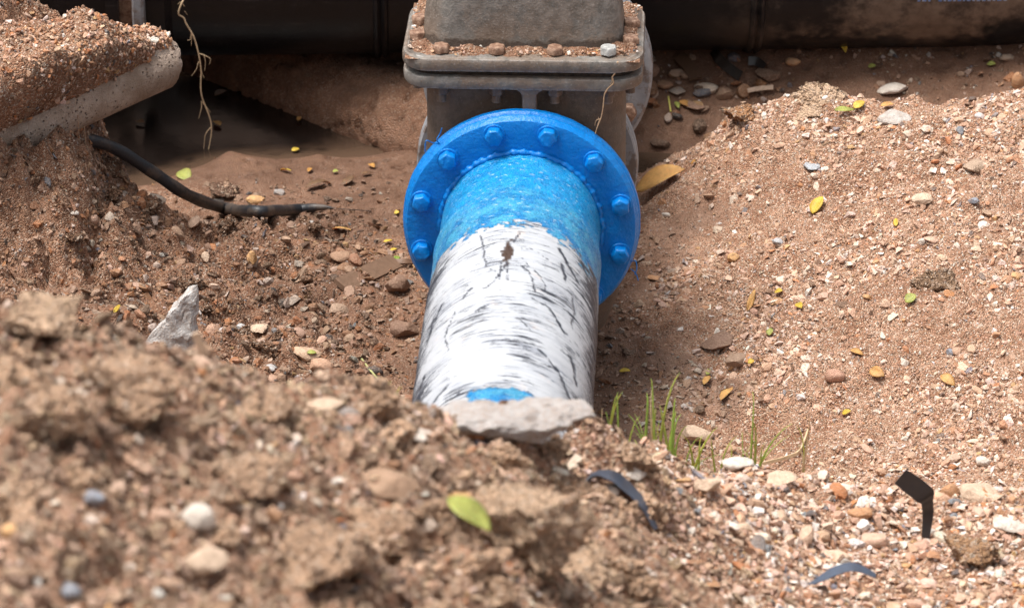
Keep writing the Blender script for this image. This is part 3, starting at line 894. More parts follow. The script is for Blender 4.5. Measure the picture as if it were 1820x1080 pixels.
# spool piece behind the valve
spool = empty('pipe_spool', (0, 0, 0), YAW, label='grey flanged pipe spool between the valve and the black main', cat='pipe')
V, Fc = lathe([(0.13, 0.313), (0.219, 0.313), (0.222, 0.316), (0.222, 0.331), (0.219, 0.334), (0.16, 0.334), (0.158, 0.36), (0.158, 0.79)], 96)
link('barrel', smooth_by_angle(make_mesh('barrel', V, Fc), 30), 'galv', spool)
V, Fc = lathe([(0.13, 0.79), (0.236, 0.79), (0.242, 0.795), (0.242, 0.812), (0.238, 0.816), (0.235, 0.817), (0.235, 0.82), (0.243, 0.822), (0.243, 0.84), (0.13, 0.842)], 128)
link('end_flange', smooth_by_angle(make_mesh('end_flange', V, Fc), 30), 'galv', spool)
rb = bolt_mesh(31, 0.021, 0.02)
for k in range(12):
    a = R_(23 + 30 * k)
    link('bolt', rb, 'rust', spool, loc=(0.207 * math.sin(a), 0.7885, 0.207 * math.cos(a)), rot=(0, R_(20 * k), 0))
solid('stub', lathe([(0.168, 0.842), (0.168, 1.60)], 64), 'hdpe', spool)

# soil caught on the valve's upper plate
def valve_dirt():
    rng = np.random.default_rng(5)
    n = 1500
    x = rng.uniform(-0.222, 0.222, n); y = rng.uniform(0.043, 0.325, n)
    front = y < 0.095
    sidem = np.abs(x) > 0.197
    keep = (front | sidem) & (rng.uniform(size=n) < np.where(front, sstep(0.044, 0.075, y), 0.65)) & (np.hypot(np.maximum(np.abs(x) - 0.178, 0), np.maximum(0.085 - y, 0)) < 0.043)
    return x[keep], y[keep]

def valve_mud():
    """film of mud lying on the plate round the bonnet's foot"""
    xs = np.linspace(-0.226, 0.226, 150); ys = np.linspace(0.040, 0.335, 100)
    X, Y = np.meshgrid(xs, ys, indexing='ij')
    x, y = X.ravel(), Y.ravel()
    q = np.stack([x * 40, y * 40, x * 0], 1)
    n = fbm(q, 4, 0.6, seed=15)
    rim = np.minimum(np.minimum(x + 0.226, 0.226 - x), y - 0.040)
    cornr = np.hypot(np.maximum(np.abs(x) - 0.178, 0), np.maximum(0.088 - y, 0))
    t = 0.0042 * sstep(0.004, 0.030, rim + 0.014 * n) + 0.007 * np.exp(-np.maximum(0.088 - y, 0) / 0.010) * (0.6 + n) + 0.003 * n - 0.003 - 0.02 * sstep(0.036, 0.05, cornr)
    z = 0.3352 + np.clip(t, -0.004, 0.02)
    idx = np.arange(X.size).reshape(X.shape)
    me = make_mesh('mud', np.stack([x, y, z], 1), np.stack([idx[:-1, :-1].ravel(), idx[1:, :-1].ravel(), idx[1:, 1:].ravel(), idx[:-1, 1:].ravel()], 1))
    set_float(me, 'wet', np.clip(0.35 + 0.5 * n, 0, 1)); set_float(me, 'tone', np.clip(0.15 + 0.3 * n, 0, 1))
    link('mud', me, 'soil', rot=(0, 0, YAW), kind='stuff', label='mud lying on the grey valve plate round the bonnet')
valve_mud()

# ------------------------------------------------------------------ black main
MX, MY, MZ = 0.0, 1.70, -0.047
MYAW = R_(1.6)
main = empty('black_main_pipe', (MX, MY, MZ), MYAW, label='big black plastic water main lying across behind the valve', cat='pipe')
def xtube(x0, x1, prof):
    """profile of (dx, r) revolved about local x"""
    rings = [[(x, r * math.sin(2 * math.pi * i / 96), r * math.cos(2 * math.pi * i / 96)) for i in range(96)] for x, r in prof]
    return loft(rings, False, False)
def part(name, prof, mat, label=None):
    o = link(name, smooth_by_angle(make_mesh(name, *xtube(0, 0, prof)), 30), mat, main)
    if label:
        o['label'] = label
    return o
part('barrel', [(-0.84, 0.25), (-0.70, 0.25), (0, 0.25), (0.7, 0.25), (1.4, 0.25), (3.2, 0.25)], 'hdpe')
for xx in (-0.318, 0.528):
    pr = [(xx - 0.017, 0.2505), (xx - 0.014, 0.2565), (xx - 0.008, 0.2595), (xx - 0.003, 0.2555), (xx, 0.2525), (xx + 0.003, 0.2555), (xx + 0.008, 0.2595), (xx + 0.014, 0.2565), (xx + 0.017, 0.2505)]
    part('weld_bead', pr, 'hdpe')
part('backing_ring', [(-0.868, 0.27), (-0.868, 0.33), (-0.864, 0.335), (-0.848, 0.335), (-0.842, 0.33), (-0.842, 0.27)], 'galv', 'grey steel backing ring')
part('stub_end', [(-0.842, 0.25), (-0.842, 0.268), (-0.80, 0.268), (-0.785, 0.2505)], 'hdpe')
part('pipe_neck', [(-0.90, 0.262), (-0.868, 0.262)], 'rust')
part('far_barrel', [(-1.9, 0.25), (-0.93, 0.25), (-0.93, 0.285), (-0.90, 0.285), (-0.90, 0.2)], 'hdpe')
# blue print on the pipe's flank, too small to read
def print_marks():
    rng = random.Random(4)
    x = 0.885
    first = True
    while x < 1.09:
        w = rng.choice((0.005, 0.006, 0.008, 0.010))
        if not (0.912 < x < 0.928):
            th0 = R_(-14); dth = R_(rng.uniform(1.6, 2.4))
            rr = 0.2511
            P = []
            for xx in (x, x + w):
                for th in (th0, th0 + dth):
                    for r in (0.2495, rr):
                        P.append((xx, -r * math.cos(th), r * math.sin(th)))
            Fq = [(0, 1, 3, 2), (4, 6, 7, 5), (0, 4, 5, 1), (2, 3, 7, 6), (1, 5, 7, 3), (0, 2, 6, 4)]
            link('print_mark', make_mesh('print_mark', P, Fq, False), 'print', main)
        x += w + 0.004
print_marks()

# ------------------------------------------------------------------ old pipe caked with mud, lying askew under the main
def build_mud_pipe():
    A, B = np.array([0.10, 1.16, -0.435]), np.array([-1.15, 2.40, -0.425])
    ax = (B - A) / np.linalg.norm(B - A)
    side = np.cross(ax, [0, 0, 1.0]); side /= np.linalg.norm(side)
    ns, na = 260, 72
    S, T = np.meshgrid(np.linspace(0, np.linalg.norm(B - A), ns), np.linspace(0, 2 * np.pi, na, endpoint=False), indexing='ij')
    s, t = S.ravel(), T.ravel()
    q = np.stack([s * 9, np.cos(t) * 1.4, np.sin(t) * 1.4], 1)
    cl = fbm(q * 4.5, 4, 0.6, seed=17)
    r = 0.126 + 0.006 * fbm(q, 3, seed=13) + 0.007 * cl - 0.016 * sstep(0.18, 0.40, cl)
    P = A + ax * s[:, None] + r[:, None] * (np.cos(t)[:, None] * np.array([0, 0, 1.0]) + np.sin(t)[:, None] * side)
    idx = np.arange(ns * na).reshape(ns, na); nx_ = np.roll(idx, -1, axis=1)
    Fc = np.stack([idx[:-1].ravel(), nx_[:-1].ravel(), nx_[1:].ravel(), idx[1:].ravel()], 1)
    me = make_mesh('muddy_pipe', P, Fc)
    set_float(me, 'wet', np.clip(0.78 + 0.4 * fbm(q * 2, 3, seed=19), 0, 1)); set_float(me, 'tone', np.full(len(P), 0.12))
    link('muddy_pipe', me, 'soil', label='old pipe caked with brown mud lying askew under the black main', cat='pipe')
build_mud_pipe()

# ------------------------------------------------------------------ broken concrete pipe in the left bank
CE = np.array((-0.7536, 0.7600, 0.0458))          # the broken end's centre
CS = np.array((-1.1206, 0.2853, 0.0458))          # a point back along its axis, inside the bank
CR = 0.066
cax = (CS - CE); clen = np.linalg.norm(cax); cax = cax / clen
cperp = np.cross(cax, [0, 0, 1.0]); cperp /= np.linalg.norm(cperp)
def cpt(s, th, r):
    return CE + cax * s + r * (np.cos(th) * np.array([0, 0, 1.0]) + np.sin(th) * cperp)
def build_concrete():
    n = 72
    rings = []
    svals = [0, 0.004, 0.012, 0.03, 0.06, 0.1, 0.15, 0.2, 0.28, 0.36, 0.45, 0.6]
    base = empty('concrete_pipe', tuple(CE), label='broken end of a concrete pipe jutting from the left bank', cat='pipe')
    prof = [(0.0, CR - 0.022), (0.0, CR - 0.010), (0.0, CR - 0.003)] + [(s, CR) for s in svals[1:]]
    for si, (s, r) in enumerate(prof):
        ring = []
        for i in range(n):
            th = 2 * math.pi * i / n
            jag = 0.012 * fbm(np.array([[math.cos(th) * 3, math.sin(th) * 3, 0.3]]), 4, 0.65, seed=77)[0] + 0.006 * math.sin(th * 3 + 1)
            rr = r * (1 + 0.012 * noise3(np.array([[th * 2.5, s * 22, 1.0]]), 5)[0])
            ring.append(tuple(cpt(s + jag * max(0, 1 - s / 0.1), th, rr) - CE))
        rings.append(ring)
    inner = []
    for s in (0.6, 0.3, 0.05):
        inner.append([tuple(cpt(s, 2 * math.pi * i / n, CR - 0.022) - CE) for i in range(n)])
    V, Fc = loft(rings + inner + [rings[0]], False, False)
    link('wall', smooth_by_angle(make_mesh('wall', V, Fc), 40), 'concrete', base)
build_concrete()

# soil heaped on the concrete pipe: a lumpy shell over its upper half, thicker towards the bank
def cap_point(s, th):
    """outer surface of the soil on the pipe, th from the top, positive towards the viewer"""
    grow = 0.010 + 0.085 * sstep(0.0, 0.26, s) + 0.03 * sstep(0.2, 0.5, s)
    edge = sstep(R_(72), R_(30), th) * sstep(-R_(150), -R_(95), th)
    q = np.stack([s * 14, th * 1.4, np.zeros_like(s)], 1)
    lump = fbm(q, 4, 0.55, seed=91)
    r = CR - 0.006 + (grow * edge) * (1 + 0.5 * lump) + 0.006 * fbm(q * 5, 3, 0.6, seed=92) * edge - 0.012 * (1 - edge)
    up_ = np.array([0, 0, 1.0])
    return CE[None] + cax[None] * s[:, None] + r[:, None] * (np.cos(th)[:, None] * up_[None] - np.sin(th)[:, None] * cperp[None] * SIGN)
SIGN = 1.0 if cperp[1] > 0 else -1.0     # cperp may point away from or towards the viewer

def build_cap():
    s = np.linspace(0.012, 0.62, 130); th = np.linspace(-R_(150), R_(75), 90)
    Sg, Tg = np.meshgrid(s, th, indexing='ij')
    V = cap_point(Sg.ravel(), Tg.ravel())
    idx = np.arange(Sg.size).reshape(Sg.shape)
    Fc = np.stack([idx[:-1, :-1].ravel(), idx[1:, :-1].ravel(), idx[1:, 1:].ravel(), idx[:-1, 1:].ravel()], 1)
    me = make_mesh('soil_heap', V, Fc)
    set_float(me, 'wet', np.full(len(V), 0.1)); set_float(me, 'tone', np.clip(0.35 + 0.3 * fbm(V * 8, 3, seed=3), 0, 1))
    link('soil_heap', me, 'soil', label='crumbly brown soil heaped over the broken concrete pipe', cat='soil', kind='stuff')
build_cap()

# ------------------------------------------------------------------ gravel, grit and crumbs: far too many to count
def hull_kind(seed, n=11, flat=0.75):
    rng = np.random.default_rng(seed)
    p = rng.normal(size=(n, 3)); p /= np.linalg.norm(p, axis=1)[:, None]
    p *= rng.uniform(0.8, 1.0, (n, 1))
    p *= np.array([1.0, rng.uniform(0.6, 0.95), flat * rng.uniform(0.6, 1.0)])
    bm = bmesh.new()
    for q in p:
        bm.verts.new(q)
    r = bmesh.ops.convex_hull(bm, input=bm.verts)
    bmesh.ops.delete(bm, geom=[v for v in bm.verts if not v.link_faces], context='VERTS')
    bmesh.ops.triangulate(bm, faces=bm.faces)
    bm.verts.index_update()
    v = np.array([x.co[:] for x in bm.verts]); f = np.array([[q.index for q in k.verts] for k in bm.faces])
    bm.free()
    return v, f

KINDS = [hull_kind(100 + k, 9 + k % 3) for k in range(16)]
SMALL = [hull_kind(300 + k, 7, 0.8) for k in range(8)]

def frames(normals, rng, tilt=0.35):
    n = len(normals)
    z = normals + rng.normal(scale=tilt, size=(n, 3))
    z /= np.linalg.norm(z, axis=1)[:, None]
    a = rng.normal(size=(n, 3))
    x = np.cross(a, z); x /= np.linalg.norm(x, axis=1)[:, None]
    y = np.cross(z, x)
    return np.stack([x, y, z], 2)        # columns

PALETTE = np.array([(0.58, 0.365, 0.25), (0.69, 0.475, 0.36), (0.78, 0.63, 0.53), (0.82, 0.77, 0.71), (0.44, 0.22, 0.12), (0.50, 0.20, 0.08),
                    (0.10, 0.09, 0.09), (0.22, 0.24, 0.28), (0.20, 0.12, 0.08), (0.56, 0.33, 0.15)])
PW = {'pale': (.28, .27, .19, .08, .09, .03, .02, .02, .04, .02), 'rust': (.24, .09, .05, .02, .27, .09, .03, .012, .18, .02),
      'soil': (1, 0, 0, 0, 0, 0, 0, 0, 0, 0), 'brown': (.34, .13, .04, .02, .24, .05, .03, .02, .10, .03), 'mix': (.22, .16, .10, .05, .15, .09, .04, .03, .13, .03)}

def pick(rng, n, which, dim=None):
    w = np.array(PW[which]); w = w / w.sum()
    c = PALETTE[rng.choice(len(PALETTE), n, p=w)]
    if which == 'soil':
        c = np.tile((0.84, 0.575, 0.40), (n, 1)) * rng.uniform(0.5, 1.12, (n, 1))
    c = c * rng.uniform(0.78, 1.15, (n, 1)) * rng.uniform(0.95, 1.05, (n, 3))
    if dim is not None:
        c = c * (1 - 0.55 * dim[:, None])
    return np.clip(c, 0.01, 0.85)

def scatter(name, pts, nrm, size, col, shapes, label, rng, sink=0.25, flat=1.0, parent=None, mat='stone', smooth=False, tilt=0.35):
    Vs, Fs, Cs, off = [], [], [], 0
    Rm = frames(nrm, rng, tilt)
    which = rng.integers(0, len(shapes), len(pts))
    stretch = rng.uniform(0.75, 1.3, (len(pts), 3)) * np.array([1, 1, flat])
    for k, (bv, bf) in enumerate(shapes):
        m = np.where(which == k)[0]
        if not len(m):
            continue
        loc = bv[None] * (stretch[m] * (size[m] / 2)[:, None])[:, None]
        w = np.einsum('nij,nvj->nvi', Rm[m], loc) + (pts[m] + nrm[m] * (size[m] * (0.5 - sink) * 0.6)[:, None])[:, None]
        Vs.append(w.reshape(-1, 3))
        Fs.append((bf[None] + (np.arange(len(m)) * len(bv))[:, None, None] + off).reshape(-1, 3))
        Cs.append(np.repeat(col[m], len(bv), axis=0))
        off += len(m) * len(bv)
    me = make_mesh(name, np.concatenate(Vs), np.concatenate(Fs), smooth)
    set_col(me, np.concatenate(Cs))
    return link(name, me, mat, parent, label=label, kind='stuff')

def ground_points(n, x0, x1, y0, y1, dens, rng):
    """n tries spread over the true slope area, thinned by dens(x, y) in 0..1"""
    x = rng.uniform(x0, x1, n); y = rng.uniform(y0, y1, n)
    nr = Hn(x, y)
    keep = rng.uniform(size=n) < dens(x, y) * np.clip(1 / nr[:, 2], 1, 3) / 3
    x, y, nr = x[keep], y[keep], nr[keep]
    return np.stack([x, y, H(x, y)], 1), nr

def patchy(x, y, s=5.0, seed=70):
    return 0.5 + 0.5 * fbm(np.stack([x * s, y * s, x * 0], 1), 3, seed=seed)

def d_right(x, y):
    f, fl, l, lc, r, far = regions(x, y)
    return r * np.clip(0.14 + 0.86 * sstep(0.38, 0.66, patchy(x, y, 6)), 0, 1)
def d_right_grit(x, y):
    return regions(x, y)[4]
def d_fore_right(x, y):
    f, fl, l, lc, r, far = regions(x, y)
    return (f - fl)
def d_fore_left(x, y):
    f, fl, l, lc, r, far = regions(x, y)
    return fl * sstep(-3.45, -3.2, y)
def d_left(x, y):
    f, fl, l, lc, r, far = regions(x, y)
    return np.clip((1 - f) * (1 - far) * (1 - r) * np.clip(0.35 + 0.65 * l + 0.2 * sstep(0.35, 0.65, patchy(x, y, 6, 71)), 0, 1) * (1 - 0.55 * sstep(0.55, 0.9, y) * (1 - l)) * (1 - 0.3 * lc), 0, 1)
def d_far(x, y):
    f, fl, l, lc, r, far = regions(x, y)
    return far * sstep(0.2, 0.35, x) * sstep(0.45, 0.6, patchy(x, y, 7, 72)) + 0.25 * far * sstep(1.25, 1.5, y)

def lognorm(rng, n, med, sig, lo, hi):
    return np.clip(med * np.exp(rng.normal(scale=sig, size=n)), lo, hi)

rng = np.random.default_rng(2024)

def bed(name, n, box, dens, med, sig, lo, hi, pal, label, shapes, sink=0.3, mat='stone', smooth=False, gain=1.0, blend=0.0):
    p, nr = ground_points(n, *box, dens, rng)
    s = lognorm(rng, len(p), med, sig, lo, hi)
    w = wetness(p[:, 0], p[:, 1])
    scatter(name, p, nr, s, (pick(rng, len(p), pal, w) * (1 - blend) + blend * np.array([0.54, 0.33, 0.22]) * (1 - 0.45 * w[:, None])) * gain, shapes, label, rng, sink, 0.9, mat=mat, smooth=smooth)
    return len(p)

cnt = []
RB = (0.12, 1.16, -0.72, 1.22)
cnt.append(bed('gravel', 100000, RB, d_right, 0.0092, 0.52, 0.003, 0.030, 'pale', 'fine pale gravel over the right slope', KINDS, 0.42, blend=0.16, gain=1.04))
cnt.append(bed('grit', 85000, RB, d_right_grit, 0.0042, 0.35, 0.002, 0.008, 'pale', 'fine grit between the gravel of the right slope', SMALL, 0.3, blend=0.1, gain=1.05))
LB = (-1.16, 0.3, -1.2, 1.15)
cnt.append(bed('gravel', 80000, LB, d_left, 0.0105, 0.48, 0.004, 0.032, 'rust', 'rusty brown gravel over the left slope and trench floor', KINDS, 0.3, gain=0.82))
cnt.append(bed('grit', 80000, LB, d_left, 0.0045, 0.3, 0.002, 0.008, 'rust', 'brown grit between the gravel of the left slope', SMALL, 0.3))
FR = (-0.2, 1.1, -1.75, -0.55)
cnt.append(bed('gravel', 62000, FR, d_fore_right, 0.0125, 0.45, 0.005, 0.034, 'pale', 'pinkish gravel of the heap in front on the right', KINDS, 0.28))
FL = (-0.95, 0.45, -3.4, -1.0)
cnt.append(bed('soil_crumbs', 95000, FL, d_fore_left, 0.0115, 0.60, 0.004, 0.045, 'soil', 'brown soil crumbs of the heap in front on the left', KINDS, 0.25, 'clod'))
cnt.append(bed('gravel', 26000, FL, d_fore_left, 0.0125, 0.5, 0.005, 0.036, 'pale', 'stray pebbles in the soil heap in front on the left', KINDS, 0.25))
FB = (-1.1, 1.16, 1.1, 1.8)
cnt.append(bed('gravel', 12000, FB, d_far, 0.009, 0.55, 0.004, 0.035, 'mix', 'muddy gravel of the far bank under the black main', KINDS, 0.3))

# gravel on the soil over the concrete pipe
s = rng.uniform(0.01, 0.56, 5200); th = rng.uniform(-R_(125), R_(62), 5200)
keep = rng.uniform(size=5200) < np.where(th > R_(45), 0.45, 1.0)
s, th = s[keep], th[keep]
p = cap_point(s, th); e = 0.004
dv1 = cap_point(s + e, th) - p; dv2 = cap_point(s, th + 0.05) - p
nr = np.cross(dv1, dv2); nr /= np.linalg.norm(nr, axis=1)[:, None]
nr = np.where((np.einsum('ij,ij->i', nr, p - (CE[None] + cax[None] * s[:, None])) < 0)[:, None], -nr, nr)
scatter('gravel', p, nr, lognorm(rng, len(p), 0.0085, 0.45, 0.004, 0.022), pick(rng, len(p), 'rust'), KINDS, 'brown gravel and crumbs lying on the broken concrete pipe', rng, 0.25)

# dirt and chips on the valve's plate
x, y = valve_dirt()
n = len(x)
p = np.stack([x, y, np.full(n, 0.3385)], 1)
p = np.array([Matrix.Rotation(YAW, 3, 'Z') @ Vector(q) for q in p])
sz = lognorm(rng, n, 0.0065, 0.4, 0.003, 0.012)
big = rng.choice(n, 26, replace=False); sz[big] = rng.uniform(0.009, 0.014, 26)
cc = pick(rng, n, 'brown'); cc[big] = pick(rng, 26, 'pale')
scatter('dirt', p, np.tile([0, 0, 1.0], (n, 1)), sz, cc, KINDS, 'dirt and stone chips caught on the grey valve plate', rng, 0.3)
print('scatter', cnt)

# ------------------------------------------------------------------ single stones and clods
def hull_stone(pts, dims, seed):
    """an angular stone: the hull of a few corner points, its faces broken up and roughened"""
    bm = bmesh.new()
    for q in pts:
        bm.verts.new(q)
    bmesh.ops.convex_hull(bm, input=bm.verts)
    bmesh.ops.delete(bm, geom=[v for v in bm.verts if not v.link_faces], context='VERTS')
    bmesh.ops.triangulate(bm, faces=bm.faces)
    for _ in range(4):
        bmesh.ops.subdivide_edges(bm, edges=bm.edges, cuts=1, use_grid_fill=True)
        bmesh.ops.triangulate(bm, faces=bm.faces)
    bmesh.ops.recalc_face_normals(bm, faces=bm.faces)
    bm.verts.index_update()
    V = np.array([v.co[:] for v in bm.verts]) * np.array(dims); f = np.array([[q.index for q in k.verts] for k in bm.faces])
    bm.free()
    s = max(dims)
    V = V + 0.06 * s * np.stack([fbm(V / s * 6 + 9 * k, 4, 0.6, seed=seed % 60 + k) for k in range(3)], 1)
    return V, f

# broken clods of soil over the heap in front and the left bank
def broken_clod(seed, w):
    r2 = np.random.default_rng(seed)
    n = 12
    q = r2.normal(size=(n, 3)); q /= np.linalg.norm(q, axis=1)[:, None]
    q *= r2.uniform(0.75, 1.0, (n, 1)) * 0.5
    V, f = hull_stone([tuple(v) for v in q], (w, w * r2.uniform(0.65, 0.95), w * r2.uniform(0.5, 0.8)), seed)
    nrm = V / np.maximum(np.linalg.norm(V, axis=1)[:, None], 1e-6)
    V = V + nrm * (0.10 * w * fbm(V / w * 4 + seed, 4, 0.6, seed=seed % 31)[:, None] - 0.05 * w * fbm(V / w * 11 + seed, 3, 0.6, seed=seed % 29 + 5, billow=True)[:, None])
    return V, f

def stone(x, y, w, d, h, rz, col, label, seed, kind='stone', tilt=(0, 0), lift=0.0, group=None, facets=11, rounded=0.25, sub=3, hull=None):
    sub = 4 if w > 0.05 else sub
    if kind == 'clod':
        V, f = broken_clod(seed, 1.0)
        V = V / (V.max(axis=0) - V.min(axis=0)) * np.array([w, d, h])
    else:
        V, f = rock_verts(seed, (w, d, h), sub, facets, 0.06, rounded)
    if hull is not None:
        V, f = hull_stone(hull, (w, d, h), seed)
    me = make_mesh(kind, V, f, True)
    if kind == 'stone' and rounded < 0.4:
        smooth_by_angle(me, 28)
    set_col(me, col)
    zz = float(H(x, y)[0]) + h * 0.22 + lift
    name = 'soil_clod' if kind == 'clod' else 'stone'
    o = link(name, me, 'clod' if kind == 'clod' else 'stone', loc=(x, y, zz), rot=(tilt[0], tilt[1], rz), label=label, cat='clod' if kind == 'clod' else 'stone', group=group)
    if kind == 'clod' and w > 0.06:
        r2 = np.random.default_rng(seed)
        nn = int(260 * min(1, (w / 0.2) ** 2)) + 20
        vi = r2.choice(len(V), nn)
        nr_ = V[vi] / (np.array([w, d, h]) ** 2); nr_ /= np.linalg.norm(nr_, axis=1)[:, None]
        scatter('embedded_grit', V[vi], nr_, lognorm(r2, nn, 0.008, 0.5, 0.003, 0.02), pick(r2, nn, 'soil'), KINDS, None, r2, 0.3, parent=o, mat='clod')
    return o

